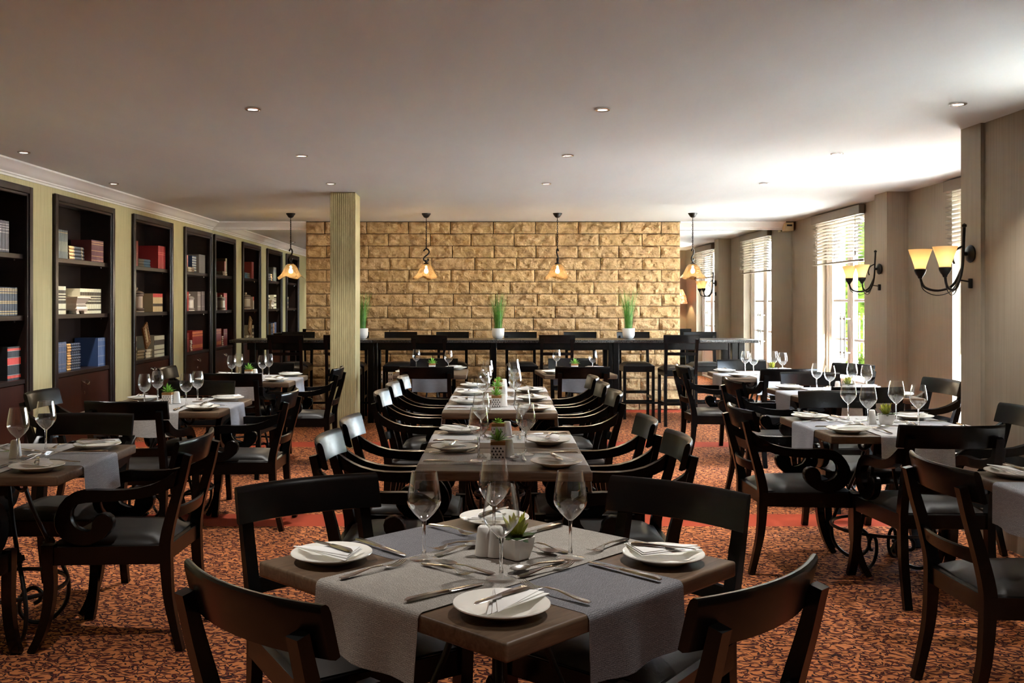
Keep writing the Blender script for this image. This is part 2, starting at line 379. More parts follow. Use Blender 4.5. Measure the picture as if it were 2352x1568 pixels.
# rock-faced stone blocks, each its own piece
def block_mesh(L, Hh, seed):
    r = random.Random(seed); b = bmesh.new(); nx, nz = max(4, round(L/.034)), 6
    jit = [[(r.uniform(-1, 1), r.uniform(-1, 1)) for _ in range(nx+1)] for _ in range(nz+1)]
    ph = [r.uniform(0, 6.28) for _ in range(6)]
    g = []
    for j in range(nz+1):
        row = []
        for i in range(nx+1):
            edge = i in (0, nx) or j in (0, nz)
            x = -L/2+L*i/nx; z = -Hh/2+Hh*j/nz
            if not edge: x += jit[j][i][0]*.011; z += jit[j][i][1]*.008
            bulge = 0 if edge else .020+.012*math.sin(9*x+ph[0])*math.cos(30*z+ph[1])+.013*jit[j][i][0]+.009*math.sin(21*x+35*z+ph[2])+.006*math.sin(40*x-20*z+ph[3])
            row.append(b.verts.new((x, -bulge, z)))
        g.append(row)
    for j in range(nz):
        for i in range(nx): b.faces.new((g[j][i], g[j][i+1], g[j+1][i+1], g[j+1][i]))
    rim = [g[0][i] for i in range(nx+1)]+[g[j][nx] for j in range(1, nz+1)]+[g[nz][i] for i in range(nx-1, -1, -1)]+[g[j][0] for j in range(nz-1, 0, -1)]
    back = [b.verts.new((v.co.x, .05, v.co.z)) for v in rim]; k = len(rim)
    for i in range(k): b.faces.new((rim[(i+1) % k], rim[i], back[i], back[(i+1) % k]))
    return finish(b, 'stone_block', 'sandstone', 28)
CH = .1588; NC = 16; BL = .553
full = [block_mesh(BL-.009, CH-.009, 100+i) for i in range(7)]
halfm = {}
for c in range(NC):
    z1 = CEIL-.004-c*CH; z0 = max(0.002, z1-CH)
    if z1-z0 < .04: continue
    zc = (z0+z1)/2
    off = [.0, .30][c % 2]+random.Random(c).uniform(-.03, .03)
    x = -2.141
    first = .245 if c % 2 == 0 else .245+.30
    edges = [x, x+first+random.Random(c+50).uniform(-.02, .03)]
    while edges[-1] < 2.801-.02:
        edges.append(edges[-1]+BL+random.Random(c*40+len(edges)).choice((0, 0, .015, -.015)))
    if 2.801-edges[-2] < .1: edges.pop()
    edges[-1] = 2.801
    for i in range(len(edges)-1):
        L = edges[i+1]-edges[i]; xc = (edges[i]+edges[i+1])/2
        rr = random.Random(c*100+i)
        if abs(L-BL) < .03 and z1-z0 > CH-.01:
            o = obj('brick', rr.choice(full), wb); o.scale = ((L-.009)/(BL-.009), 1, 1)
        else:
            key = (round(L, 2), round(z1-z0, 2))
            if key not in halfm: halfm[key] = block_mesh(L-.009, z1-z0-.009, 300+len(halfm))
            o = obj('brick', halfm[key], wb)
        o.location = (xc, 12.985+rr.uniform(-.006, .006), zc); o.rotation_euler = (0, rr.choice((0, PI)), 0)
# mirrors beside the stone
mm = meshof(lambda b: bbox(b, 0, 1.262, -.004, .004, .1, 2.385, .002, 1), 'mirror_left', 'mirror_glass')
tag(obj('wall_mirror', mm, None, (-3.405, 13.10, 0), -math.atan(.011)), 'tall frameless wall mirror left of the stone wall reflecting bookcases', 'mirror')
mm = meshof(lambda b: bbox(b, -1.515, 0, -.004, .004, .1, 2.385, .002, 1), 'mirror_right', 'mirror_glass')
tag(obj('wall_mirror', mm, None, (4.315, 13.10, 0), -math.atan(.019)), 'tall frameless wall mirror right of the stone wall reflecting windows', 'mirror')
# cornice
CP = [(0, 0), (-.135, 0), (-.135, -.014), (-.118, -.022), (-.10, -.03), (-.075, -.052), (-.05, -.068), (-.03, -.076), (-.03, -.086), (-.012, -.09), (-.012, -.105), (0, -.105)]
def cornice(p0, p1, name):
    def f(b):
        d = Vector((p1[0]-p0[0], p1[1]-p0[1], 0)); L = d.length
        A = [b.verts.new((0, y, z)) for y, z in CP]; B = [b.verts.new((L, y, z)) for y, z in CP]; k = len(CP)
        b.faces.new(A); b.faces.new(B[::-1])
        for i in range(k): b.faces.new((A[i], B[i], B[(i+1) % k], A[(i+1) % k]))
    struct(name, meshof(f, name, 'crown_white', 40), (p0[0], p0[1], CEIL), math.atan2(p1[1]-p0[1], p1[0]-p0[0]))
cornice((LW(-5), -5), (LW(13.1), 13.1), 'trim_1'); cornice((-3.41, 13.095), (-2.14, 13.095), 'trim_2'); cornice((2.80, 13.095), (4.19, 13.095), 'trim_3')
struct('baseboard_right', meshof(lambda b: (box(b, W2[1], 9.5, 0, .018, 0, .11), box(b, 9.8, W1[0], 0, .018, 0, .11), box(b, 6.13, W2[0], 0, .018, 0, .11), box(b, W1[1], 13.08, 0, .018, 0, .11)), 'baseboard', 'shelf_wood'), (4.07, 0, 0), RA)
# pillar
def pil(b): bbox(b, -.1245, .1245, -.195, .195, 0, CEIL, .006, 1)
struct('wall_pillar', meshof(pil, 'pillar', 'pillar_paint'), (-1.216, 9.755, 0), 0, 'square olive pillar with combed vertical ribs in front of the bar')

# ------------------------------------------------------------------ windows, blinds, garden
def hb(name, parent, x0, x1, y0, y1, z0, z1, mat='window_white', bev=.006):
    return obj(name, meshof(lambda b: bbox(b, x0, x1, y0, y1, z0, z1, bev, 1), name, mat), parent)
NA = PI/2
def window(idx, a, c, org=(4.07, 0, 0), ang=None):
    RA = ang or globals()['RA']
    wo = struct('window_%d' % idx, None, org, RA, ['white glazed double doors at the far end of the right wall', 'white glazed double doors half hidden behind the near right wall', 'white glazed double doors added in the near right wall outside the frame'][idx-1])
    y0, y1 = -.19, -.11; FZ = 2.395
    hb('frame', wo, a, a+.05, y0, y1, 0, FZ); hb('frame', wo, c-.05, c, y0, y1, 0, FZ); hb('frame', wo, a+.05, c-.05, y0, y1, FZ-.05, FZ); hb('sill', wo, a+.05, c-.05, y0, y1, 0, .03)
    mid = (a+c)/2
    for s, (p, q) in enumerate(((a+.052, mid-.001), (mid+.001, c-.052))):
        lf = hb('door_leaf', wo, p, p+(.09 if s else .12), y0+.012, y1-.015, .03, FZ-.052)
        hb('stile', lf, q-(.12 if s else .09), q, y0+.012, y1-.015, .03, FZ-.052); p1, q1 = p+(.09 if s else .12), q-(.12 if s else .09); hb('kick_panel', lf, p1, q1, y0+.02, y1-.02, .03, .53)
        zs = [.53, .985, 1.44, 1.895, 2.34]
        for zz in zs[1:]: hb('glazing_bar', lf, p1, q1, -.165, -.137, zz-.018, zz+.018)
        for k in range(4):
            hb('pane', lf, p1+.001, q1-.001, -.153, -.149, zs[k]+(.018 if k else 0), zs[k+1]-.018, 'pane_glass', .0005)
        hx = q-.06 if s == 0 else p+.06
        def han(b):
            tube(b, [(hx, y1+.07, .80), (hx, y1+.07, 1.27)], .010, 8)
            for zz in (.84, 1.23):
                tube(b, [(hx, y1+.008, zz), (hx, y1+.07, zz)], .008, 6); lathe(b, [(0, zz-.022), (.019, zz-.01), (.019, zz+.01), (0, zz+.022)], 8, 0, (hx, y1+.07))
            for zz in (.785, 1.29): lathe(b, [(0, zz-.02), (.015, zz), (0, zz+.02)], 8, 0, (hx, y1+.07))
        obj('pull_handle', meshof(han, 'pull_handle', 'chrome', 50), lf)
    t = thing('window_blind', ['brown slatted blind half lowered over the far window', 'brown slatted blind on the window partly hidden by near wall', 'brown slatted blind on the added near right window outside the frame'][idx-1], 'blind', org, RA)
    hb('headrail', t, a-.03, c+.03, .004, .07, 2.375, 2.475, 'blind_slat')
    ym = .035
    def slat(b):
        box(b, a-.01, c+.01, -.024, .024, -.0015, .0015)
    sm = meshof(slat, 'slat', 'blind_slat')
    z = 2.352; low = 1.88 if idx < 3 else .35
    while z > low+.02:
        obj('slat', sm, t, (0, ym, z), (math.radians(18 if idx < 3 else 58), 0, 0)); z -= .038
    hb('bottom_rail', t, a-.012, c+.012, ym-.026, ym+.026, low-.015, low+.005, 'blind_slat')
    for xx in (a+.12, mid, c-.12):
        obj('ladder_cord', meshof(lambda b: (tube(b, [(xx, ym-.025, low), (xx, ym-.025, 2.38)], .0015, 4), tube(b, [(xx, ym+.025, low), (xx, ym+.025, 2.38)], .0015, 4)), 'cord', 'blind_slat'), t)
    obj('pull_cord', meshof(lambda b: (tube(b, [(a+.06, ym+.04, 1.98), (a+.06, ym+.04, 2.38)], .002, 4), lathe(b, [(0, 1.93), (.008, 1.94), (.006, 1.98), (0, 1.985)], 8, 0, (a+.06, ym+.04))), 'pull_cord', 'blind_slat', 40), t)
    if SKY_PORTALS:
        al = bpy.data.lights.new('daylight_portal', 'AREA'); al.shape = 'RECTANGLE'; al.size = c-a-.1; al.size_y = 1.9; al.cycles.is_portal = True
        ao = bpy.data.objects.new('daylight_portal', al); COL.objects.link(ao)
        Rm = Matrix.Rotation(RA, 4, 'Z'); p = Vector(org) + (Rm @ Vector((mid, -.33, 1.43)))
        ao.location = p; ao.rotation_euler = (Rm.to_3x3() @ Vector((0, 1, 0))).to_track_quat('-Z', 'Z').to_euler()
window(1, *W1); window(2, *W2); window(3, *W3, (3.09, 0, 0), NA)
struct('ground', meshof(lambda b: box(b, 3.44, 40, -20, 45, -.12, -.06), 'ground', 'ground_paving'), label='pale garden paving outside the windows')
gw = thing('garden_pier', 'bright white masonry pier outside the far window', 'wall', (6.72, 18.4, -.06))
obj('shaft', meshof(lambda b: bbox(b, -.26, .22, -.25, .25, 0, 4.2, .01, 1), 'shaft', 'garden_white'), gw)
for k in range(11): obj('quoin', meshof(lambda b: bbox(b, -.05, .25 if k % 2 else .29, -.28, .2, .02+k*.35, .34+k*.35, .01, 1), 'quoin', 'garden_white'), gw)
def tree(loc, h, r, label, seed, cnt=2600):
    t = thing('garden_shrub', label, 'shrub', loc, 0, 'shrubs in the garden'); rr = random.Random(seed)
    def fol(b):
        for _ in range(cnt):
            a = rr.uniform(0, 2*PI); u = rr.uniform(-1, 1); q = (1-u*u)**.5; rad = rr.uniform(.55, 1)**.5*r*(1+.18*math.sin(3*a+seed)+.15*math.sin(5*u*3+seed))
            c = Vector((rad*q*math.cos(a), rad*q*math.sin(a), h*.55+rad/r*u*h*.45)); s = rr.uniform(.04, .09)
            nrm = Vector((rr.gauss(0, 1), rr.gauss(0, 1), rr.gauss(0, 1)+.6)).normalized(); x = nrm.orthogonal().normalized(); y = nrm.cross(x)
            b.faces.new([b.verts.new(c+x*s*1.5), b.verts.new(c+y*s*.7), b.verts.new(c-x*s*1.5), b.verts.new(c-y*s*.7)])
    def core(b):
        n_ = 14
        lathe(b, [(0, h*.08)]+[(r*.86*math.sin(PI*q/n_)*(1+.12*math.sin(q*2.1+seed)), h*.55-h*.46*math.cos(PI*q/n_)) for q in range(1, n_)]+[(0, h*1.0)], 18)
    o = obj('foliage', meshof(fol, 'foliage', 'tree_green'), t); o['kind'] = 'stuff'; obj('inner_foliage', meshof(core, 'inner_foliage', 'tree_green'), t)
    obj('trunk', meshof(lambda b: tube(b, [(0, 0, 0), (.05, .02, h*.4), (0, .03, h*.7)], [.08, .06, .03], 8), 'trunk', 'bark'), t)
tree((6.95, 17.0, -.06), 4.0, .72, 'leafy green shrub seen through the middle of the far window', 3, 2600)
tree((8.9, 19.8, -.06), 4.6, 1.2, 'tall leafy green shrub behind the white pier', 5, 3200)
tree((8.9, 11.4, -.06), 3.4, 1.1, 'leafy green shrub outside the window behind the near wall', 9, 2200)
tree((7.7, 14.2, 3.0), 3.4, 1.9, 'leafy crown added to shade the shrubs outside the far window', 12, 6000)  # unseen crown added to keep direct sun off the visible shrub

# unseen slab added outside the near window keeps sun off the front tables
struct('sun_blocker', meshof(lambda b: bbox(b, 3.44, 5.0, -.5, 5.8, 2.62, 2.72, .01, 1), 'sun_blocker_slab', 'garden_white'), label='white slab added over the near right window to block sun')

# ------------------------------------------------------------------ bookcases and what stands on them
SHELF_Z = [1.80, 1.313, .807]
UNAME = ['nearest bookcase', 'second bookcase', 'third bookcase', 'corner bookcase']
s_ = math.hypot(1, .02)
for ui, (d0, d1) in enumerate(UNITS):
    L = (d1-d0)*s_
    t = thing('bookcase', 'dark wood bookcase built into the olive wall, ' + ['cut by the left frame edge', 'second from the left, with blue set', 'third from the left, with lidded urn', 'fourth, touching the mirror corner'][ui], 'bookcase', (LW(d0), d0, 0), LA, 'built-in bookcases')
    def part(name, x0, x1, y0, y1, z0, z1, mat='shelf_wood', parent=None, bev=.003):
        return obj(name, meshof(lambda b: bbox(b, x0, x1, y0, y1, z0, z1, bev, 1), name, mat), parent or t)
    part('side_panel', .006, .03, -.015, .335, 0, UTOP-.006); part('side_panel', L-.03, L-.006, -.015, .335, 0, UTOP-.006)
    part('back_panel', .03, L-.03, .30, .335, 0, UTOP-.03); part('top_panel', .03, L-.03, 0, .30, UTOP-.03, UTOP-.006)
    # moulded frame, two steps
    part('frame_upright', .0, .055, -.03, -.012, 0, UTOP); part('frame_upright', L-.055, L, -.03, -.012, 0, UTOP); part('frame_head', .055, L-.055, -.03, -.012, UTOP-.055, UTOP)
    part('frame_bead', .055, .078, -.018, .004, .0, UTOP-.055); part('frame_bead', L-.078, L-.055, -.018, .004, 0, UTOP-.055); part('frame_bead', .078, L-.078, -.018, .004, UTOP-.078, UTOP-.055)
    for zz in SHELF_Z[:2]:
        sh = part('shelf', .032, L-.032, .02, .30, zz-.04, zz)
        for xx in (.15, L-.15): obj('shelf_pin', meshof(lambda b: lathe(b, [(0, zz-.058), (.006, zz-.056), (.006, zz-.04), (0, zz-.04)], 6, 0, (xx, .05)), 'pin', 'chrome'), sh)
    part('cabinet_deck', .032, L-.032, .0, .30, SHELF_Z[2]-.035, SHELF_Z[2])
    dr = part('cabinet_door', .08, L-.08, .004, .024, .12, SHELF_Z[2]-.04, 'cabinet_wood')
    part('plinth', .032, L-.032, .01, .03, 0, .115)
    def bail(b):
        c = L/2
        tube(b, interp([(c-.055, .0, .70), (c-.05, -.025, .69), (c, -.03, .675), (c+.05, -.025, .69), (c+.055, .0, .70)], 4), .006, 6)
        for dx in (-.055, .055): lathe(b, [(0, .69), (.014, .695), (.014, .705), (0, .71)], 8, 0, (c+dx, -.002))
        for dx in (-.02, 0, .02): lathe(b, [(0, .663), (.009, .669), (.009, .678), (0, .684)], 8, 0, (c+dx, -.03))
    obj('bail_handle', meshof(bail, 'bail_handle', 'chrome', 45), dr)
    obj('keyhole_plate', meshof(lambda b: (bbox(b, L/2-.008, L/2+.008, -.002, .005, .585, .61, .002, 1)), 'keyhole_plate', 'chrome'), dr)
ORD = ['first', 'second', 'third', 'fourth', 'fifth', 'sixth', 'seventh', 'eighth', 'ninth', 'tenth', 'eleventh', 'twelfth']; NUM = ['none', 'one', 'two', 'three', 'four', 'five', 'six', 'seven', 'eight', 'nine', 'ten', 'eleven', 'twelve']
def DX(px, v=.05): return (3.67+v)/((1075-px)/2260+.02)
def book_mesh(th, h, dep, col, bands, lying=False):
    """spine at y=0 facing the room (-y), thickness along x; bands: (z0, z1, rgb) as fractions of height"""
    b = bmesh.new(); mats = [bookmat(col), 'page_cream'] ; bi = {}
    for _, _, c in bands:
        if c not in bi: bi[c] = len(mats); mats.append(bookmat(c))
    zs = sorted({0., 1.} | {q for z0, z1, _ in bands for q in (z0, z1)})
    n = 4
    arc = [(-th/2 + th*i/n, .004-.008*math.sin(PI*i/n)) for i in range(n+1)]
    rows = [[b.verts.new((x, y, z*h)) for x, y in arc] for z in zs]
    for j in range(len(zs)-1):
        zm = (zs[j]+zs[j+1])/2; mi = 0
        for z0, z1, c in bands:
            if z0 < zm < z1: mi = bi[c]
        for i in range(n): b.faces.new((rows[j][i], rows[j][i+1], rows[j+1][i+1], rows[j+1][i])).material_index = mi
    box(b, -th/2, -th/2+.0025, .004, dep, 0, h, 0); box(b, th/2-.0025, th/2, .004, dep, 0, h, 0)
    box(b, -th/2+.0025, th/2-.0025, .003, dep-.006, .004, h-.004, 1)
    return finish(b, 'book', mats, 40)
def book_row(u, sh, px0, px1, n, h, col, bands=(), label='', dep=.17, v=.05, jitter=.0):
    a, c = DX(px0, v), DX(px1, v); d0, d1 = UNITS[u]; a = max(a, d0+.04); c = min(c, d1-.04)
    th = (c-a)*s_/n; rr = random.Random(int(px0*10+u))
    me = book_mesh(th-.001, h, dep, col, bands)
    where = ['top', 'middle', 'lower'][sh] + ' shelf of ' + UNAME[u]
    for k in range(n):
        lab = label + ', ' + where if n == 1 else '%s of %s, %s, %s' % (ORD[k], NUM[n], label, where)
        d = a+(k+.5)*th/s_; o = obj('book', me, None, (LW(d)-v, d, SHELF_Z[sh]), LA)
        if jitter: o.scale.z = 1+rr.uniform(-jitter, jitter)
        tag(o, lab, 'book', label + ' set, ' + where)
def book_stack(u, sh, px0, px1, n, th, col, bands=(), label='', dep=.16, v=.07):
    """books lying flat, spine to the room, tail towards the viewer"""
    a, c = DX(px0, v), DX(px1, v); L = (c-a)*s_; me = book_mesh(th-.001, L, dep, col, bands)
    where = ['top', 'middle', 'lower'][sh] + ' shelf of ' + UNAME[u]; rr = random.Random(int(px0))
    for k in range(n):
        o = obj('book', me, None, None)
        # stand direction z -> along wall x ; thickness x -> up
        R = Matrix.Rotation(LA, 4, 'Z') @ Matrix(((0,0,1,0),(0,1,0,0),(-1,0,0,0),(0,0,0,1)))
        o.matrix_world = Matrix.Translation((LW(a)-v+rr.uniform(-.004, .004), a+rr.uniform(-.004, .004), SHELF_Z[sh]+(k+.5)*th)) @ R
        lab = '%s up of %s, %s, %s' % (ORD[k], NUM[n], label, where)
        tag(o, lab, 'book', label + ' stack, ' + where)
GOLD = (176,146,92); CREAM = (208,196,162)
def gb(*zs, w=.03, c=GOLD): return [(z, z+w, c) for z in zs]
# nearest bookcase
book_row(0, 0, -25, 22, 6, .245, (92,84,88), gb(.08, .62, .72, .8, .88, w=.025, c=(196,186,180)), 'grey volume with pale bands')
book_row(0, 1, -30, 41, 12, .22, (50,54,62), gb(.05, .13, .42, .48, .78, .86, .92, w=.04, c=(178,152,104)), 'navy volume with gold bands')
book_row(0, 2, 18, 55, 9, .262, (20,20,22), [(.06, .14, (214,70,50)), (.46, .66, (214,62,46)), (.88, .95, (214,70,50))]+gb(.15, .45, .67, .87, w=.012, c=(190,180,170)), 'black volume with red title bands')
# second bookcase
book_row(1, 0, 132, 156, 7, .25, (94,96,86), [(.25, .6, (116,114,92))]+gb(.9, w=.02), 'grey green volume')
book_stack(1, 0, 158, 192, 4, .031, (66,68,72), gb(.05, .3, .85, w=.05, c=(190,160,116))+[(0, .28, (206,160,110))], 'charcoal book with tan tail, lying flat')
book_row(1, 0, 211, 238, 9, .205, (96,40,38), gb(.06, .25, .5, .8, .9, w=.03, c=(178,124,72)), 'dark red volume with gilt bands', .2)
book_row(1, 1, 131, 152, 5, .245, (212,204,172), [(.38, .86, (66,54,36)), (.14, .19, (66,54,36))]+gb(.5, .6, .7, w=.04, c=CREAM), 'cream volume with dark panel left of planter')
book_row(1, 1, 185, 233, 9, .232, (212,204,172), [(.38, .86, (74,62,44)), (.12, .18, (66,54,36))]+gb(.48, .58, .68, w=.04, c=CREAM), 'cream volume with dark panel right of planter', .2, .06)
book_row(1, 2, 131, 153, 6, .262, (66,76,104), gb(.12, .25, .66, .86, .92, w=.015, c=(150,130,128)), 'slate blue volume')
book_stack(1, 2, 153, 184, 10, .0243, (46,54,72), [(0, .28, (218,164,100))]+gb(.4, .55, .7, .85, w=.04, c=(120,128,140)), 'blue book with orange tail, lying flat', .16, .05)
book_row(1, 2, 226, 245, 5, .27, (56,76,116), gb(.06, .35, .7, .9, .95, w=.012, c=(150,142,138)), 'bright blue volume', .23, .05)
# third bookcase
book_row(2, 0, 307, 318, 3, .27, (150,64,56), gb(.5, w=.02, c=(180,100,84)), 'tall salmon red volume')
book_stack(2, 0, 318, 345, 3, .03, (78,108,130), [(0, .45, (126,116,96))], 'blue book with grey tail, lying flat')
book_row(2, 0, 364, 383, 5, .26, (140,30,30), gb(.7, .62, w=.02, c=(196,120,100)), 'bright red volume', .24)
book_row(2, 1, 305, 309.5, 1, .2, (214,196,176), [(.7, 1, (190,70,60))], 'cream book with red top')
book_row(2, 1, 352, 374, 6, .205, (206,180,132), [(.8, 1, (196,48,44)), (.3, .45, (60,46,34))], 'tan volume with red head band', .2, .06)
book_row(2, 2, 306, 315, 2, .25, (190,180,150), [(.55, .8, (54,44,36)), (.3, .42, (70,58,44))], 'banded cream volume behind frame')
book_stack(2, 2, 316, 349, 3, .033, (150,132,100), [(.45, .55, (40,34,28)), (.6, .9, (214,204,176))], 'beige banded book, lying flat', .15, .05)
book_row(2, 2, 355, 378, 7, .235, (182,174,146), [(.56, .8, (70,58,48)), (.3, .36, (90,76,60)), (.12, .16, (90,76,60))], 'grey beige volume with dark panel', .2)
# corner bookcase
book_row(3, 0, 424, 428.5, 1, .25, (150,140,112), (), 'tall beige book'); book_row(3, 0, 428.7, 432, 2, .205, (196,130,116), (), 'pink book')
book_stack(3, 0, 432.5, 446, 2, .03, (140,116,98), [(0, .5, (200,184,160))], 'small brown book, lying flat', .12, .03)
book_row(3, 0, 442, 453, 3, .215, (40,54,84), gb(.1, .25, .4, .55, .7, .85, w=.09, c=(186,186,176)), 'blue volume with pale stripes', .2, .09)
book_row(3, 0, 457.5, 472, 4, .24, (120,112,104), (), 'thin grey book', .18)
book_row(3, 1, 424, 434, 3, .24, (172,60,54), gb(.8, w=.03), 'red volume')
book_row(3, 1, 454.5, 461.5, 2, .245, (156,136,124), gb(.2, .8, w=.05, c=(190,176,160)), 'pale grey volume', .22); book_row(3, 1, 463.5, 471, 2, .25, (110,92,88), gb(.85, .2, w=.03, c=(150,130,120)), 'mauve grey volume')
book_row(3, 2, 423, 434.5, 4, .235, (130,36,32), gb(.7, w=.02), 'plain red volume')
book_stack(3, 2, 435, 442, 5, .028, (128,38,34), gb(.3, w=.5, c=(216,206,186)), 'red and white book, lying flat', .14, .05)
book_row(3, 2, 442.5, 466, 8, .25, (142,38,30), [(.12, .3, (190,104,56)), (.72, .95, (190,104,56)), (.8, .85, (140,40,30))], 'red volume with gilt bands')
# cream planter on the second bookcase
def planter(b):
    pr = [(.095, .03), (.098, .045), (.082, .075), (.08, .095), (.105, .13), (.118, .142), (.118, .155), (.1, .155), (.09, .13)]
    def ring(rx, ry, z): return [b.verts.new((sx_*rx, sy_*ry, z)) for sx_, sy_ in ((-1,-1),(1,-1),(1,1),(-1,1))]
    rs = [ring(r*1.25, r*.8, z) for r, z in pr]
    for i in range(len(rs)-1):
        for k in range(4): b.faces.new((rs[i][k], rs[i][(k+1) % 4], rs[i+1][(k+1) % 4], rs[i+1][k]))
    b.faces.new(rs[0][::-1]); b.faces.new(rs[-1])
def pfeet(b):
    for sx_ in (-1, 1):
        for sy_ in (-1, 1): prism(b, [(sy_*.045-.022, .031), (sy_*.045+.022, .031), (sy_*.045+.028, 0), (sy_*.045+.005, 0)] if sy_ > 0 else [(sy_*.045-.022, .031), (sy_*.045+.022, .031), (sy_*.045-.005, 0), (sy_*.045-.028, 0)], sx_*.085-.03, sx_*.085+.03)
d = DX(176, .05)+.05
assembly('planter', 'cream footed rectangular planter on the second bookcase', 'planter', [('bowl', meshof(planter, 'bowl', 'urn_cream'), None), ('feet', meshof(pfeet, 'feet', 'urn_cream'), None)], (LW(d)-.095, d, 1.3135), LA)
def urn(loc, sc, label):
    t = thing('lidded_urn', label, 'urn', loc, LA); t.scale = (sc, sc, sc)
    obj('body', meshof(lambda b: lathe(b, [(0, 0), (.085, 0), (.085, .012), (.078, .018), (.084, .03), (.084, .038), (.072, .045), (.07, .17), (.078, .178), (.08, .19), (.0, .19)], 28, 0, mifn=lambda i: 1 if i in (3, 5, 7) else 0), 'body', ['urn_cream', 'urn_brown'], 40), t)
    ld = obj('lid', meshof(lambda b: lathe(b, [(.0, .191), (.084, .191), (.084, .205), (.07, .218), (.04, .228), (.02, .232), (0, .233)], 28, 0, mifn=lambda i: 1 if i == 1 else 0), 'lid', ['urn_cream', 'urn_brown'], 40), t)
    obj('knob', meshof(lambda b: lathe(b, [(0, .23), (.012, .235), (.021, .25), (.018, .264), (0, .27)], 16), 'knob', 'urn_cream', 50), ld)
d = DX(325, .05)+.03; urn((LW(d)-.12, d, 1.3135), 1.0, 'cream lidded urn with brown rings on the third bookcase')
d = DX(437.5, .05)+.02; urn((LW(d)-.075, d, 1.3135), .8, 'small cream urn between red books on the corner bookcase')
def gilt(b):
    for x0, x1, z0, z1 in ((-.075, -.035, 0, .26), (.035, .075, 0, .26), (-.035, .035, 0, .045), (-.035, .035, .215, .26)): bbox(b, x0, x1, -.012, .012, z0, z1, .004, 1)
    for k in range(7):
        for x in (-.055, .055): lathe(b, [(0, .02+k*.036), (.008, .027+k*.036), (.008, .033+k*.036), (0, .04+k*.036)], 6, 0, (x, -.012))
d = DX(331, .05)
t = thing('picture_frame', 'ornate brown frame leaning on a book stack in the third bookcase', 'frame', (LW(d)-.035, d+.02, SHELF_Z[2]+.105), LA)
t.rotation_euler = (0, math.radians(-27), LA); t.location = (LW(d)-.035, d+.085, SHELF_Z[2]+.136)
obj('moulding', meshof(gilt, 'moulding', 'frame_gilt'), t); obj('picture', meshof(lambda b: box(b, -.037, .037, -.004, .006, .04, .22), 'picture', 'page_cream'), t)

# ------------------------------------------------------------------ chairs
K = .000658
def zp(zx, zy): return ((zx-330)*K-.24, .43+(850-zy)*K)
ARM = [(240,375),(300,420),(350,448),(400,470),(480,492),(560,502),(660,505),(760,503),(830,508),(880,520),(930,552),(965,595),(990,640),(1000,680),(998,725),(985,762),(955,798),(915,825),(870,842),(825,847),(780,842),(735,826),(695,800),(660,768),(640,735),(635,700),(645,668),(670,650),(705,645),(740,660),(762,690),(768,725),(765,752),(790,765),(830,757),(870,738),(895,705),(905,665),(900,630),(880,600),(845,583),(800,575),(720,575),(640,573),(560,566),(470,555),(400,540),(330,515),(265,485)]
ARMP = [zp(*p) for p in ARM]
def arm_mesh(sg):
    return meshof(lambda b: prism(b, ARMP, sg*.212, sg*.250, lambda y: sg*.012*(y+.3), .004), 'arm', 'ebony_wood', 40)
def smooth2(pts, n): return [(v.x, v.y) for v in interp([(a, c, 0) for a, c in pts], n)]
def front_leg(sg):
    c = smooth2([(.224, .437), (.222, .36), (.217, .26), (.229, .16), (.259, .065), (.294, 0)], 3); k = len(c)
    return meshof(lambda b: ribbon(b, c, [.05-.02*i/(k-1) for i in range(k)], sg*.245-.02, sg*.245+.02), 'leg', 'ebony_wood', 40)
def rear_leg(sg):
    raw = [(-.089, .795), (-.0625, .69), (-.026, .565), (0, .45), (0, .36), (-.01, .22), (-.034, .10), (-.058, 0)]
    c = smooth2([(y-.24, z) for y, z in raw], 3); k = len(c); wd = []
    for y, z in c: wd.append(.03+.018*max(0, 1-abs(z-.42)/.35))
    return meshof(lambda b: ribbon(b, c, wd, sg*.2-.018, sg*.2+.018), 'back_leg', 'ebony_wood', 40)
def curved_panel(b, half, z0, z1, yc, bow, th, lean, bevr=.018, nx=10):
    rows = []
    prof = [(z0, 0), (z0+.004, 1), (z1-bevr, 1), (z1-.005, .75), (z1, .3)]   # z, thickness factor
    for i in range(nx+1):
        x = -half+2*half*i/nx; y0 = yc-bow*(1-(x/half)**2)
        ring = []
        for z, fct in prof: ring.append(b.verts.new((x, y0+th/2*(fct if fct < 1 else 1)-lean*(z-.8), z)))
        for z, fct in prof[::-1]: ring.append(b.verts.new((x, y0-th/2*(fct if fct < 1 else 1)-lean*(z-.8), z)))
        rows.append(ring)
    k = len(rows[0])
    for i in range(nx):
        for j in range(k): b.faces.new((rows[i][j], rows[i][(j+1) % k], rows[i+1][(j+1) % k], rows[i+1][j]))
    b.faces.new(rows[0]); b.faces.new(rows[-1][::-1])
CREST = meshof(lambda b: curved_panel(b, .24, .742, .852, -.285, .045, .024, .25), 'backrest', 'ebony_wood', 40)
SLAT = meshof(lambda b: curved_panel(b, .186, .528, .58, -.315, .03, .018, .2, .004), 'back_rail', 'ebony_wood', 40)
def rails(b):
    # trapezoid ring of rails
    for sg in (-1, 1):
        A = [(sg*.218, -.245), (sg*.262, .235), (sg*.236, .235), (sg*.194, -.245)]
        lo = [b.verts.new((x, y, .355)) for x, y in A]; hi = [b.verts.new((x, y, .428)) for x, y in A]
        b.faces.new(lo[::-1]); b.faces.new(hi)
        for i in range(4): b.faces.new((lo[i], lo[(i+1) % 4], hi[(i+1) % 4], hi[i]))
    bbox(b, -.237, .237, .205, .235, .355, .428, .003, 1); bbox(b, -.195, .195, -.25, -.222, .36, .428, .003, 1)
RAILS = meshof(rails, 'seat_frame', 'ebony_wood')
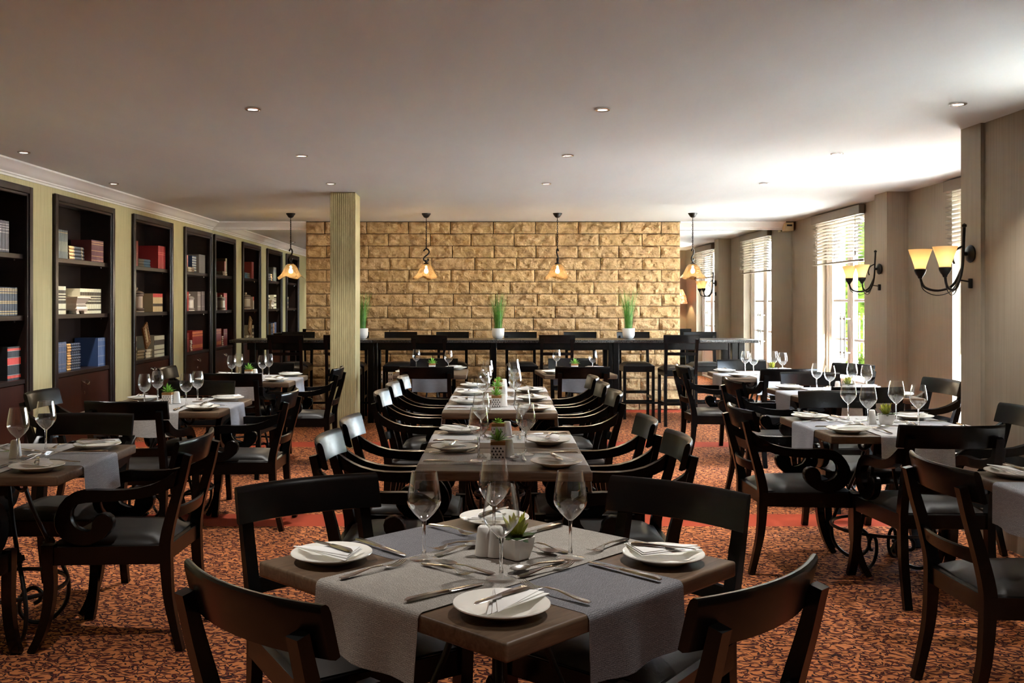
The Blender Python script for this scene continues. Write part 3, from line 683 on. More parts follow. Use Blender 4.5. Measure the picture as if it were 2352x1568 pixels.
def cushion(b, wf=.228, wr=.19, y0=-.225, y1=.222, z0=.405, zt=.432, crown=.038, n=8):
    g = []
    for j in range(n+1):
        row = []; v = j/n
        for i in range(n+1):
            u = i/n*2-1; ww = wr+(wf-wr)*v; e = (1-abs(u)**5)*(1-abs(2*v-1)**5)
            row.append(b.verts.new((u*ww, y0+(y1-y0)*v, zt+crown*max(0, e)**.6)))
        g.append(row)
    for j in range(n):
        for i in range(n): b.faces.new((g[j][i], g[j][i+1], g[j+1][i+1], g[j+1][i]))
    rim = g[0]+[g[j][n] for j in range(1, n+1)]+g[n][n-1::-1]+[g[j][0] for j in range(n-1, 0, -1)]
    lo = [b.verts.new((v.co.x, v.co.y, z0)) for v in rim]; k = len(rim)
    for i in range(k): b.faces.new((rim[(i+1) % k], rim[i], lo[i], lo[(i+1) % k]))
    b.faces.new(lo)
CUSH = meshof(cushion, 'seat', 'seat_leather', 60)
FL = [front_leg(-1), front_leg(1)]; RL = [rear_leg(-1), rear_leg(1)]; AR = [arm_mesh(-1), arm_mesh(1)]
BASEP = [('seat', CUSH, None), ('seat_frame', RAILS, None), ('backrest', CREST, None), ('back_rail', SLAT, None), ('leg', FL[0], None), ('leg', FL[1], None), ('back_leg', RL[0], None), ('back_leg', RL[1], None)]
ARMS = [('arm', AR[0], None), ('arm', AR[1], None)]
def chair(cx, cy, fx, fy, label, arms=True):
    """cx, cy: middle of the crest rail; fx, fy: the way the sitter looks"""
    l = math.hypot(fx, fy); fx /= l; fy /= l
    assembly('armchair' if arms else 'dining_chair', label, 'chair', BASEP+(ARMS if arms else []), (cx+.31*fx, cy+.31*fy, 0), math.atan2(-fx, fy), 'scroll arm dining chairs' if arms else 'armless dining chairs')
A_ = 'black scroll-arm chair '
S_ = 'black armless dining chair '
chair(-.511, 3.122, .548, -.837, S_+'at the far left side of the front diamond table', False)
chair(.652, 3.04, -.675, -.738, S_+'at the far right side of the front diamond table', False)
chair(-.448, 1.976, .69, .724, S_+'in the left foreground with its back to the viewer', False)
chair(.609, 2.018, -.70, .72, S_+'in the right foreground, right of the front diamond table', False)
chair(1.671, 3.498, 1, 0, S_+'beside the table cut by the right frame edge', False)
chair(-1.15, 4.20, -1, .03, A_+'at the right side of the nearest bookcase-side table')
chair(-1.93, 4.985, 0, -1, A_+'at the far side of the nearest bookcase-side table')
chair(-2.06, 3.36, 0, 1, A_+'mostly cut off at the lower left frame edge')
chair(-2.739, 6.29, 1, 0, A_+'at the left side of the middle bookcase-side table')
chair(-1.955, 5.61, .03, 1, A_+'with its back to the viewer at the middle bookcase-side table')
chair(-1.135, 6.29, -1, .03, A_+'at the right side of the middle bookcase-side table')
chair(-1.915, 7.09, 0, -1, A_+'at the far side of the middle bookcase-side table')
chair(-1.885, 7.84, .02, 1, A_+'with its back to the viewer at the farthest bookcase-side table')
chair(-1.13, 8.60, -1, .03, A_+'in front of the olive pillar, facing left')
chair(-1.87, 9.24, 0, -1, A_+'at the far side of the farthest bookcase-side table')
chair(-2.65, 8.62, 1, 0, A_+'at the left side of the farthest bookcase-side table')
for k, (x, y) in enumerate(((-.600, 4.17), (-.578, 4.79), (-.555, 6.24), (-.53, 6.86), (-.50, 7.49))):
    chair(x, y, 1, -.03, A_+'left of the centre row, ' + ['nearest of five', 'second of five', 'third of five', 'fourth of five', 'farthest of five'][k])
for k, (x, y) in enumerate(((.895, 4.15), (.875, 4.78), (.937, 6.23), (.945, 6.86), (.955, 7.49))):
    chair(x, y, -1, .03, A_+'right of the centre row, ' + ['nearest of five', 'second of five', 'third of five', 'fourth of five', 'farthest of five'][k])
chair(-.366, 8.668, .03, 1, S_+'with its back to the viewer at the left back table', False); chair(-.342, 9.93, 0, -1, S_+'at the far side of the left back table', False)
chair(1.01, 8.668, .03, 1, S_+'with its back to the viewer at the right back table', False); chair(1.05, 9.96, 0, -1, S_+'at the far side of the right back table', False)
chair(1.463, 5.325, 1, 0, A_+'at the left side of the nearest window-side table')
chair(2.22, 4.504, .02, 1, A_+'with its back to the viewer at the nearest window-side table')
chair(2.34, 6.27, 0, -1, A_+'at the far side of the nearest window-side table')
chair(2.998, 5.30, -1, .05, A_+'against the near right wall at the right frame edge')
chair(1.934, 7.20, 1, 0, A_+'at the left side of the middle window-side table')
chair(2.67, 6.56, 0, 1, A_+'with its back to the viewer at the middle window-side table')
chair(2.76, 7.96, 0, -1, A_+'at the far side of the middle window-side table')
chair(3.50, 7.24, -1, -.1, A_+'half hidden by the near right wall, facing left')
chair(1.905, 8.80, 1, 0, A_+'at the left side of the farthest window-side table')
chair(2.735, 8.38, 0, 1, A_+'with its back to the viewer at the farthest window-side table')
chair(2.70, 9.74, 0, -1, A_+'at the far side of the farthest window-side table')
chair(3.565, 9.08, -1, -.5, A_+'in front of the bright far window')

# ------------------------------------------------------------------ bar table and stools
bt = thing('bar_table', 'long dark bar-height table with speckled granite top before the stone wall', 'table', (0, 11.83, 0))
for x0, x1 in ((-2.797, -1.115), (-1.113, 1.708), (1.710, 3.398)):
    obj('tabletop', meshof(lambda b: bbox(b, x0, x1, -.33, .33, .945, .981, .008, 2), 'tabletop', 'bar_granite', 40), bt)
def barpart(nm, x0, x1, y0, y1, z0, z1): obj(nm, meshof(lambda b: bbox(b, x0, x1, y0, y1, z0, z1, .003, 1), nm, 'ebony_wood'), bt)
for x0, x1 in ((-2.6, -1.16), (-1.06, .26), (.34, 1.66), (1.76, 3.06)):
    for y in (-.24, .24): barpart('apron', x0, x1, y-.012, y+.012, .86, .945)
for x, wd in ((-2.536, .035), (-1.144, .035), (-1.083, .018), (.299, .035), (1.675, .024), (1.742, .035), (3.14, .035), (3.22, .035)):
    for y in (-.22, .22): barpart('leg', x-wd, x+wd, y-.04, y+.04, 0, .945)
for x in (-1.144, .299, 1.742, -2.536, 3.18): barpart('floor_beam', x-.03, x+.03, -.18, .18, .05, .12)
for x0, x1 in ((-2.5, -1.18), (-1.06, .262), (.336, 1.648), (1.78, 3.05)): barpart('foot_rail', x0, x1, -.015, .015, .20, .225)
def st_leg(x, y, top, lean=0):
    return meshof(lambda b: ribbon(b, [(y-.0, 0), (y, .6), (y+lean*.5, .85), (y+lean, top)] if lean else [(y, 0), (y, top)], [.034]*(4 if lean else 2), x-.017, x+.017), 'leg', 'ebony_wood')
ST = [('seat', meshof(lambda b: cushion(b, .18, .18, -.18, .19, .635, .655, .035), 'seat', 'seat_leather', 60), None),
      ('seat_frame', meshof(lambda b: bbox(b, -.19, .19, -.19, .195, .575, .645, .004, 1), 'seat_frame', 'ebony_wood'), None),
      ('backrest', meshof(lambda b: curved_panel(b, .205, .955, 1.05, -.215, .02, .02, .12, .006), 'backrest', 'ebony_wood', 40), None),
      ('back_rail', meshof(lambda b: curved_panel(b, .165, .815, .85, -.222, .015, .016, .12, .004), 'back_rail', 'ebony_wood', 40), None),
      ('leg', st_leg(-.173, .175, .6), None), ('leg', st_leg(.173, .175, .6), None), ('back_leg', st_leg(-.173, -.185, 1.0, -.065), None), ('back_leg', st_leg(.173, -.185, 1.0, -.065), None)]
for nm, x0, x1, y0, y1, z in (('stretcher', -.156, .156, .163, .187, .22), ('stretcher', -.156, .156, -.197, -.173, .30), ('stretcher', -.185, -.161, -.168, .158, .26), ('stretcher', .161, .185, -.168, .158, .26)):
    ST.append((nm, meshof(lambda b: bbox(b, x0, x1, y0, y1, z-.016, z+.016, .003, 1), nm, 'ebony_wood'), None))
NS = ['leftmost of the near row', 'near row, half behind the pillar', 'third of the near row', 'fourth of the near row', 'rightmost of the near row']
for k, x in enumerate((-2.075, -1.438, -.442, 1.011, 2.427)):
    assembly('bar_stool', 'bar stool with its back to the viewer, ' + NS[k], 'stool', ST, (x, 11.42, 0), 0, 'bar stools')
FS = ['first from the left', 'second from left, behind the pillar', 'third from the left', 'fourth from the left', 'fifth from the left', 'sixth from the left', 'seventh from the left', 'rightmost']
for k, x in enumerate((-2.131, -1.448, -.844, -.194, .658, 1.407, 2.074, 2.913)):
    assembly('bar_stool', 'bar stool facing the viewer by the stone wall, ' + FS[k], 'stool', ST, (x, 12.12, 0), PI, 'bar stools')
# grass pots on the bar
POT = meshof(lambda b: lathe(b, [(0, 0), (.035, 0), (.058, .012), (.072, .045), (.075, .1), (.075, .128), (.069, .128), (.066, .1), (0, .1)], 28), 'pot', 'white_ceramic', 40)
for k, x in enumerate((-1.275, .362, 1.93)):
    rr = random.Random(k+4)
    def grass(b):
        for _ in range(150):
            a = rr.uniform(0, 2*PI); r = .045*rr.random()**.5; h = rr.uniform(.28, .48)*(1.1 if k == 2 else 1); sp = rr.uniform(0, .13)*(h/.4); wd = rr.uniform(.002, .0042); a2 = a+rr.uniform(-.5, .5)
            px, py = r*math.cos(a), r*math.sin(a); tx, ty = -math.sin(a)*wd, math.cos(a)*wd
            prev = None
            for j in range(4):
                q = j/3; c = (px+sp*q*q*math.cos(a2), py+sp*q*q*math.sin(a2), .1+h*q); f = (1-q*.85)
                cur = (b.verts.new((c[0]-tx*f, c[1]-ty*f, c[2])), b.verts.new((c[0]+tx*f, c[1]+ty*f, c[2])), b.verts.new((c[0]-ty*f*.7, c[1]+tx*f*.7, c[2])))
                if prev:
                    for i in range(3): b.faces.new((prev[i], prev[(i+1) % 3], cur[(i+1) % 3], cur[i]))
                prev = cur
    t = assembly('grass_plant', 'tall green grass in a white pot on the bar, ' + ['half hidden by the olive pillar', 'the middle one of three', 'the rightmost of three'][k], 'plant', [('pot', POT, None)], (x, 11.83, .981), 0, 'grass pots on the bar')
    o = obj('grass_blades', meshof(grass, 'grass_blades', 'grass_green'), t); o['kind'] = 'stuff'

# ------------------------------------------------------------------ dining tables and place settings
TZ = .75
def leg_path(a):
    pr = [(.075, .70), (.085, .66), (.13, .52), (.20, .36), (.25, .27), (.285, .17), (.27, .075), (.20, .02), (.12, .03), (.075, .085), (.085, .15), (.13, .175), (.165, .15), (.16, .115), (.135, .105)]
    return [(r*math.cos(a), r*math.sin(a), z) for r, z in [(v.x, v.y) for v in interp([(p[0], p[1], 0) for p in pr], 4)]]
def hook(a):
    pr = [(.10, .70), (.16, .66), (.23, .645), (.28, .665), (.285, .70), (.255, .70), (.245, .68)]
    return [(r*math.cos(a), r*math.sin(a), z) for r, z in [(v.x, v.y) for v in interp([(p[0], p[1], 0) for p in pr], 4)]]
LEGM, HOOKM, COLM = [], [], []
for q in range(4):
    a = PI/4+q*PI/2
    LEGM.append(meshof(lambda b: tube(b, leg_path(a), .0095, 6), 'leg', 'iron', 60)); HOOKM.append(meshof(lambda b: tube(b, hook(a), .009, 6), 'scroll', 'iron', 60))
    def coll(b):
        c = Vector((.20*math.cos(a), .20*math.sin(a), .36)); d = Vector((.62*math.cos(a), .62*math.sin(a), -1.4)).normalized()
        tube(b, [c-d*.022, c-d*.012, c-d*.01, c+d*.01, c+d*.012, c+d*.022], [.014, .016, .026, .026, .016, .014], 8)
    COLM.append(meshof(coll, 'collar', 'iron', 40))
def ringm(r, z, rad, n=32): return meshof(lambda b: tube(b, [(r*math.cos(2*PI*k/n), r*math.sin(2*PI*k/n), z) for k in range(n+1)], rad, 6, 0, False), 'ring', 'iron', 60)
RING = ringm(.262, .21, .009); HUB = meshof(lambda b: (lathe(b, [(0, .60), (.05, .60), (.06, .62), (.06, .66), (.085, .69), (.12, .70), (.12, .71), (0, .71)], 16)), 'hub', 'iron', 40)
_tops = {}
def table(name, cx, cy, sx, sy, rot, phrase):
    key = (sx, sy)
    if key not in _tops: _tops[key] = meshof(lambda b: bbox(b, -sx/2, sx/2, -sy/2, sy/2, TZ-.04, TZ, .008, 3), 'tabletop', 'table_wood', 40)
    parts = [('tabletop', _tops[key], None), ('hub', HUB, None), ('ring_stretcher', RING, None)]
    for q in range(4): parts.append(('leg', LEGM[q], None, [('collar', COLM[q], None)])); parts.append(('scroll', HOOKM[q], None))
    assembly('dining_table', 'taupe wood-topped table on scrolled iron legs, ' + phrase, 'table', parts, (cx, cy, 0), rot, 'dining tables', .6 if min(sx, sy) < .7 else None)
_run = {}
def runner_mesh(L, wd, hang, lift, mat, ph):
    key = (L, wd, hang, lift, mat)
    if key in _run: return _run[key]
    h = L/2; z = TZ+.0012+lift; r = .016; path = []
    n = 9
    for k in range(n): path.append((-h-.004-r*0, z-hang+(hang-r)*k/(n-1)))
    for k in range(1, 5): a = k/5*PI/2; path.append((-h-.004+r*(1-math.cos(a)), z-r+r*math.sin(a)))
    for k in range(11): path.append((-h-.004+r+(2*h+.008-2*r)*k/10, z))
    path += [(-x, zz) for x, zz in path[:n+4][::-1]]
    b = bmesh.new(); uvl = b.loops.layers.uv.new('UVMap'); m = 12; G = []; s = 0; S = []
    for i, (x, zz) in enumerate(path):
        if i: s += math.hypot(x-path[i-1][0], zz-path[i-1][1])
        S.append(s); row = []
        dz = max(0, z-.02-zz)/hang; sgn = 1 if x > 0 else -1
        for j in range(m+1):
            y = -wd/2+wd*j/m
            out = dz*(.006+.009*math.sin(9*y/wd*1.3+ph+sgn)) + .001
            row.append(b.verts.new((x+sgn*out, y*(1+.02*dz*math.sin(ph+sgn*2)), zz-(.004*dz*math.sin(7*y/wd+ph)))))
        G.append(row)
    low = [[b.verts.new((v.co.x*(1 if abs(v.co.x) < h-.002 else (abs(v.co.x)-.0018)/abs(v.co.x)), v.co.y, v.co.z-(.001 if abs(v.co.x) < h else 0))) for v in row] for row in G]
    def quad(v4, uv4):
        f = b.faces.new(v4)
        for lp, uu in zip(f.loops, uv4): lp[uvl].uv = uu
    for i in range(len(G)-1):
        for j in range(m):
            uu = [(wd*j/m, S[i]), (wd*(j+1)/m, S[i]), (wd*(j+1)/m, S[i+1]), (wd*j/m, S[i+1])]
            quad((G[i][j], G[i][j+1], G[i+1][j+1], G[i+1][j]), uu); quad((low[i][j], low[i+1][j], low[i+1][j+1], low[i][j+1]), [uu[0], uu[3], uu[2], uu[1]])
    for i in range(len(G)-1):
        for j in (0, m): quad((G[i][j], G[i+1][j], low[i+1][j], low[i][j]), [(0, S[i])]*4)
    for i in (0, len(G)-1):
        for j in range(m): quad((G[i][j], G[i][j+1], low[i][j+1], low[i][j]), [(0, 0)]*4)
    me = finish(b, 'runner', mat, 60); _run[key] = me; return me
# plates, napkins, cutlery, glasses
PLATE = meshof(lambda b: lathe(b, [(0, 0), (.055, 0), (.06, .003), (.066, .008), (.098, .018), (.103, .021), (.1045, .0225), (.1035, .0245), (.098, .0225), (.072, .0135), (.064, .0085), (.058, .007), (0, .007)], 40), 'plate', 'porcelain', 50)
def napkin(b):
    for k, (s, dz) in enumerate(((1, .0), (.95, .0035), (.88, .0065))):
        T = [(-.098*s, -.035-.01*k), (.105*s, -.052+.01*k), (.03*s+.02, .062*s)]; lo = [b.verts.new((x, y, .0255+dz)) for x, y in T]; hi = [b.verts.new((x, y, .0255+dz+(.0034 if i < 2 else .0018))) for i, (x, y) in enumerate(T)]
        b.faces.new(lo[::-1]); b.faces.new(hi)
        for i in range(3): b.faces.new((lo[i], lo[(i+1) % 3], hi[(i+1) % 3], hi[i]))
    bmesh.ops.bevel(b, geom=b.edges[:], offset=.0011, segments=1, affect='EDGES')
NAPK = meshof(napkin, 'napkin', 'napkin_white', 50)
def strip(b, st, mi=0):
    """flat bar along x: stations (x, half width, z mid, half thickness)"""
    R_ = [[b.verts.new((x, -w, z-.4*t)), b.verts.new((x, w, z-.4*t)), b.verts.new((x, w*.8, z+t)), b.verts.new((x, -w*.8, z+t))] for x, w, z, t in st]
    for i in range(len(R_)-1):
        for k in range(4): b.faces.new((R_[i][k], R_[i][(k+1) % 4], R_[i+1][(k+1) % 4], R_[i+1][k]))
    b.faces.new(R_[0][::-1]); b.faces.new(R_[-1])
def knife_m(L):
    return meshof(lambda b: strip(b, [(-L/2, .006, .003, .0025), (-L/2+.01, .008, .0045, .004), (-L*.2, .0075, .0045, .004), (L*.02, .0055, .004, .003), (L*.05, .009, .0035, .0012), (L*.3, .0095, .003, .001), (L*.44, .0075, .002, .0009), (L/2, .0015, .0015, .0006)]), 'knife', 'steel', 50)
def fork_m(L):
    def f(b):
        strip(b, [(-L/2, .005, .003, .0015), (-L/2+.012, .009, .0035, .002), (-L*.3, .0075, .005, .002), (-L*.05, .0038, .011, .0018), (L*.14, .0036, .010, .0016), (L*.2, .009, .006, .0013), (L*.27, .0125, .0035, .0011)])
        for k in range(4):
            yy = -.0098+.0065*k; s0 = len(b.verts)
            st = [(L*.265, .0022, .0036, .001), (L*.36, .0019, .0035, .001), (L*.45, .0017, .008, .0009), (L*.5, .0008, .0125, .0007)]
            n0 = len(b.verts); strip(b, st); b.verts.ensure_lookup_table()
            for v in b.verts[n0:]: v.co.y += yy
    return meshof(f, 'fork', 'steel', 50)
def spoon_m(L):
    def f(b):
        strip(b, [(-L/2, .005, .003, .0015), (-L/2+.012, .009, .0035, .002), (-L*.3, .007, .005, .002), (-L*.02, .0036, .010, .0018), (L*.17, .0036, .008, .0016)])
        c = L*.33; rows = []
        for i in range(6):
            q = i/5; row = []
            for k in range(16):
                a = 2*PI*k/16; row.append(b.verts.new((c+q*L*.18*math.cos(a), q*.0185*math.sin(a)*(1+.12*math.cos(a)), .0022+.0075*q**2)))
            rows.append(row)
        for i in range(1, 5):
            for k in range(16): b.faces.new((rows[i][k], rows[i][(k+1) % 16], rows[i+1][(k+1) % 16], rows[i+1][k]))
        b.faces.new(rows[1])
    return meshof(f, 'spoon', 'steel', 60)
KNIFE, BKNIFE, FORK, DFORK, SPOON = knife_m(.225), knife_m(.165), fork_m(.20), fork_m(.172), spoon_m(.175)
def glass_meshes(kind):
    if kind == 'tulip': bowl = [(.006, .098), (.013, .104), (.027, .118), (.0395, .135), (.0435, .147), (.0432, .158), (.0395, .185), (.0355, .208), (.033, .224)]
    else: bowl = [(.006, .088), (.014, .092), (.028, .103), (.0375, .12), (.0405, .14), (.0395, .16), (.036, .18), (.0325, .195), (.031, .203)]
    nb = 5 if kind == 'tulip' else 4; kk = len(bowl)
    sh = lambda b: lathe(b, bowl+[(r-.0012, z-.0006) for r, z in bowl[::-1]], 28, 0, mifn=lambda i: 1 if (i < nb-1 or i >= 2*kk-nb) else 0)
    zt = bowl[0][1]
    stem = lambda b: lathe(b, [(0, 0), (.036, 0), (.0368, .0012), (.030, .0032), (.012, .0065), (.006, .012), (.0042, .03), (.0040, zt-.02), (.0055, zt-.004), (.006, zt), (0, zt)], 24, 0, mifn=lambda i: 1 if i < 5 else 0)
    return meshof(sh, 'bowl', ['bowl_glass', 'bowl_base_glass'], 70), meshof(stem, 'stem', ['stem_glass', 'bowl_base_glass'], 60)
GL = {'tulip': glass_meshes('tulip'), 'round': glass_meshes('round')}
# centrepieces
def sqpot(b, r0=.026, r1=.037, h=.058, mi=0):
    rs = []
    for s, z in ((r0, 0), (r0+.003, .004), ((r0+r1)/2+.003, h*.5), (r1, h), (r1-.004, h), (r1-.006, h-.008)):
        c = .25*s; rs.append([b.verts.new((x, y, z)) for x, y in ((-s+c, -s), (s-c, -s), (s, -s+c), (s, s-c), (s-c, s), (-s+c, s), (-s, s-c), (-s, -s+c))])
    for i in range(len(rs)-1):
        for k in range(8): b.faces.new((rs[i][k], rs[i][(k+1) % 8], rs[i+1][(k+1) % 8], rs[i+1][k])).material_index = mi
    b.faces.new(rs[0][::-1]); b.faces.new(rs[-1]).material_index = 1
PLAINPOT = meshof(lambda b: sqpot(b, .024, .038, .056), 'pot', ['white_ceramic', 'tan_soil'], 30)
def ppot(b):
    vs, fs = box(b, -.031, .031, -.031, .031, 0, .058); box(b, -.0315, .0315, -.0315, .0315, .058, .072, 1)
PATPOT = meshof(ppot, 'pot', ['white_ceramic', 'tan_soil'])
def pattern(kind):
    def f(b):
        for s in range(4):
            R = Matrix.Rotation(s*PI/2, 3, 'Z')
            for r in range(4):
                for c in range(4):
                    x = -.0225+.015*c+(.004 if r % 2 else -.002); z = .008+.0128*r
                    if abs(x) > .026: continue
                    if kind == 'tri': P = [(x-.005, z-.0045), (x+.005, z-.0045), (x, z+.0055)]
                    else: P = [(x-.0022, z-.003), (x+.0022, z-.003), (x+.0026, z+.002), (x-.0012, z+.0035)]
                    b.faces.new([b.verts.new(R @ Vector((px, -.0316, pz))) for px, pz in P])
    return meshof(f, 'printed_pattern', 'print_black')
PAT = {'tri': pattern('tri'), 'dash': pattern('dash')}
def leaves(kind, seed):
    rr = random.Random(seed)
    def leaf(b, a, tilt, L, wd, th, mi=0):
        pr = None; d = Vector((math.cos(a)*math.cos(tilt), math.sin(a)*math.cos(tilt), math.sin(tilt))); sd = Vector((-math.sin(a), math.cos(a), 0)); up = sd.cross(d)*-1
        for q, wf in ((0, .55), (.35, 1), (.7, .75), (1, .05)):
            c = d*L*q + Vector((0, 0, -.25*L*q*q*math.cos(tilt)))
            cur = [b.verts.new(c+sd*wd*wf), b.verts.new(c+up*th*wf*.4), b.verts.new(c-sd*wd*wf), b.verts.new(c-up*th*wf)]
            if pr:
                for i in range(4): b.faces.new((pr[i], pr[(i+1) % 4], cur[(i+1) % 4], cur[i])).material_index = mi
            pr = cur
    def f(b):
        if kind == 'spiky':
            for k in range(46): leaf(b, rr.uniform(0, 6.28), rr.uniform(.25, 1.45), rr.uniform(.042, .068), .0034, .002)
        elif kind == 'aloe':
            for k in range(10): leaf(b, k*2*PI/10+rr.uniform(-.2, .2), rr.uniform(.2, .55), .056, .013, .007, 1)
            for k in range(13): leaf(b, k*2.4+.3, rr.uniform(.85, 1.4), rr.uniform(.06, .08), .0125, .008, 0)
        else:
            for k in range(13): leaf(b, k*2.4, .2+k*.09, .042-.0012*k, .009, .004)
            tube(b, [(0, 0, -.004), (0, 0, .02)], .004, 6)
    return meshof(f, 'leaves', ['leaf_aloe', 'leaf_dark'] if kind == 'aloe' else ['leaf_bright'], 60)
LEAF = {'spiky': leaves('spiky', 2), 'aloe': leaves('aloe', 3), 'broad': leaves('broad', 4)}
def shaker(b):
    rs = []
    for s, z in ((.026, 0), (.0265, .004), (.020, .058), (.0175, .073), (.013, .077)):
        rs.append([b.verts.new((s*math.cos(2*PI*k/16), s*.82*math.sin(2*PI*k/16), z)) for k in range(16)])
    for i in range(4):
        for k in range(16): b.faces.new((rs[i][k], rs[i][(k+1) % 16], rs[i+1][(k+1) % 16], rs[i+1][k]))
    b.faces.new(rs[0][::-1]); b.faces.new(rs[-1])
SHK = meshof(shaker, 'shaker', 'white_ceramic', 50)
SHKD = meshof(lambda b: [lathe(b, [(0, .0774), (.0012, .0774), (0, .0777)], 6, 0, (x, 0)) for x in (-.005, 0, .005)], 'shaker_holes', 'print_black')
def setting(tc, rot, hx, hy, side, phrase, ctab, full, kind, plate=True, glass=(.135, -.13), jig=0, runz=.004):
    """side: 0 near,1 right,2 far,3 left of the table; hx half across, hy half depth seen by this diner"""
    ang = rot+side*PI/2; R = Matrix.Rotation(ang, 3, 'Z'); rr = random.Random(int(tc[0]*100+tc[1]*1000+side))
    def W(x, y, z): v = R @ Vector((x, y, 0)); return (tc[0]+v.x, tc[1]+v.y, z)
    pp, sp_ = phrase
    zt = TZ+.0005; zr = TZ+.0022+runz
    if plate:
        p = W(-hx+(.13 if hx > .35 else .11), -hy+.135, zt if hx > .35 else TZ+.0036)
        if in_view(p[0], p[1], TZ+.02):
            tag(obj('side_plate', PLATE, None, p, 0), 'white side plate at the %s of the %s' % (pp, ctab), 'plate', 'side plates')
            a = ang+rr.uniform(-.35, .35)+.25
            tag(obj('napkin', NAPK, None, p, a), 'folded napkin on the %s plate of the %s' % (pp, ctab), 'napkin', 'folded napkins')
            q = (p[0], p[1], p[2]+.0355)
            tag(obj('butter_knife', BKNIFE, None, q, a-.12+PI), 'butter knife on napkin at %s of the %s' % (pp, ctab), 'knife', 'butter knives')
    if glass:
        p = W(glass[0], glass[1], zr)
        if in_view(p[0], p[1], TZ+.12):
            assembly('wine_glass', 'empty wine glass for the %s seat of the %s' % (sp_, ctab), 'glass', [('bowl', GL[kind][0], None), ('stem', GL[kind][1], None)], p, 0, 'wine glasses')
    def cut(nm, me, x, y, a, lab, cat):
        p = W(x, y, zr)
        if in_view(p[0], p[1], TZ): tag(obj(nm, me, None, p, ang+a), lab % (sp_, ctab), cat, 'table cutlery')
    j = lambda s=.03: rr.uniform(-s, s)
    if full >= 1:
        cut('fork', FORK, -.125+j(.01), -hy+.13, PI/2+j(.12), 'dinner fork at the %s seat of the %s', 'fork')
        cut('knife', KNIFE, .13+j(.01), -hy+.135, PI/2+j(.1), 'dinner knife at the %s seat of the %s', 'knife')
    if full >= 2:
        cut('dessert_fork', DFORK, -.01+j(.01), -hy+.265, j(.15), 'dessert fork laid across the %s seat of the %s', 'fork')
        cut('spoon', SPOON, .005+j(.01), -hy+.305, PI+j(.15), 'dessert spoon laid across the %s seat of the %s', 'spoon')
def centre(tc, rot, ctab, pot, leaf, ox=.0, oy=.0, shk=True, sox=-.055, soy=.03, z=TZ+.0065):
    R = Matrix.Rotation(rot, 3, 'Z')
    def W(x, y): v = R @ Vector((x, y, 0)); return (tc[0]+v.x, tc[1]+v.y, z)
    t = thing('succulent_plant', '%s green succulent in a %s on the %s' % ({'spiky': 'spiky', 'aloe': 'thick-leaved', 'broad': 'broad-leaved'}[leaf], {'plain': 'plain white pot', 'tri': 'triangle-print pot', 'dash': 'dash-print pot'}[pot], ctab), 'plant', W(ox, oy), rot, 'small succulents')
    if pot == 'plain': obj('pot', PLAINPOT, t); zz = .05
    else:
        p = obj('pot', PATPOT, t); obj('printed_pattern', PAT[pot], p); zz = .073
    obj('leaves', LEAF[leaf], t, (0, 0, zz))
    if shk:
        s = thing('salt_shaker', 'white tapered salt shaker beside the succulent on the %s' % ctab, 'shaker', W(ox+sox, oy+soy), rot+.4, 'table shakers')
        obj('body', SHK, s); obj('holes', SHKD, s)
CORN = [('near left corner', 'near'), ('near right corner', 'right'), ('far right corner', 'far'), ('far left corner', 'left')]
CORN0 = [('near corner', 'near right'), ('right corner', 'far right'), ('far corner', 'far left'), ('left corner', 'near left')]
def square(cx, cy, rot, phrase, ctab, full, kind, pot, leaf, sx=.85, sy=.85, four=True, corn=CORN, rw=.36, runners=2, swap=0, mats=('runner_pale', 'runner_light'), hang=.155, po=(.02, .0), so=(-.058, .03), shk=True, sides=(0,1,2,3), jog=1):
    table('t', cx, cy, sx, sy, rot, phrase)
    ph = random.Random(int(cx*77+cy*13)).uniform(0, 6)
    if runners == 2:
        tag(obj('table_runner', runner_mesh(sx, rw, hang, 0, mats[0], 1.0), None, (cx, cy, 0), rot+swap*PI/2), 'cool grey woven runner laid under the other on the ' + ctab, 'runner', 'woven runners')
        tag(obj('table_runner', runner_mesh(sy, rw, hang, .0028, mats[1], 2.0), None, (cx, cy, 0), rot+(1-swap)*PI/2), 'warm grey woven runner laid on top on the ' + ctab, 'runner', 'woven runners')
    for s in sides:
        hx, hy = (sx/2, sy/2) if s % 2 == 0 else (sy/2, sx/2)
        setting((cx, cy), rot, hx, hy, s, corn[s], ctab, full, kind)
    centre((cx, cy), rot, ctab, pot, leaf, po[0], po[1], shk, so[0], so[1])
# front diamond table: local near side faces the lower right
square(.075, 2.518, PI/4, 'turned as a diamond in the front', 'front diamond table', 2, 'tulip', 'plain', 'aloe', .865, .865, corn=CORN0, po=(.04, -.03), so=(-.005, .045), shk=False, swap=1, mats=('runner_cool', 'runner_warm'))
for k, (dx, dy) in enumerate(((-.032, .035), (-.002, .028))):
    s = thing('pepper_shaker' if k else 'salt_shaker', 'grey-white tapered shaker on the front diamond table, ' + ['left one', 'right one by the succulent'][k], 'shaker', (.075+dx, 2.518+dy, TZ+.0065), k*.6, 'table shakers'); obj('body', SHK, s); obj('holes', SHKD, s)
square(-1.985, 4.185, -.02, 'nearest by the bookcases', 'nearest bookcase-side table', 2, 'tulip', 'plain', 'spiky', po=(-.07, .0), so=(.145, -.03))
square(-1.925, 6.39, -.02, 'middle one by the bookcases', 'middle bookcase-side table', 1, 'round', 'dash', 'spiky', po=(-.03, .02), so=(.05, .02))
square(-1.90, 8.60, -.02, 'farthest by the bookcases', 'farthest bookcase-side table', 0, 'round', 'dash', 'spiky', po=(-.02, .02), so=(.05, .02))
square(2.235, 5.305, -.015, 'nearest by the windows', 'nearest window-side table', 2, 'tulip', 'plain', 'aloe', po=(.02, .0), so=(-.07, .02))
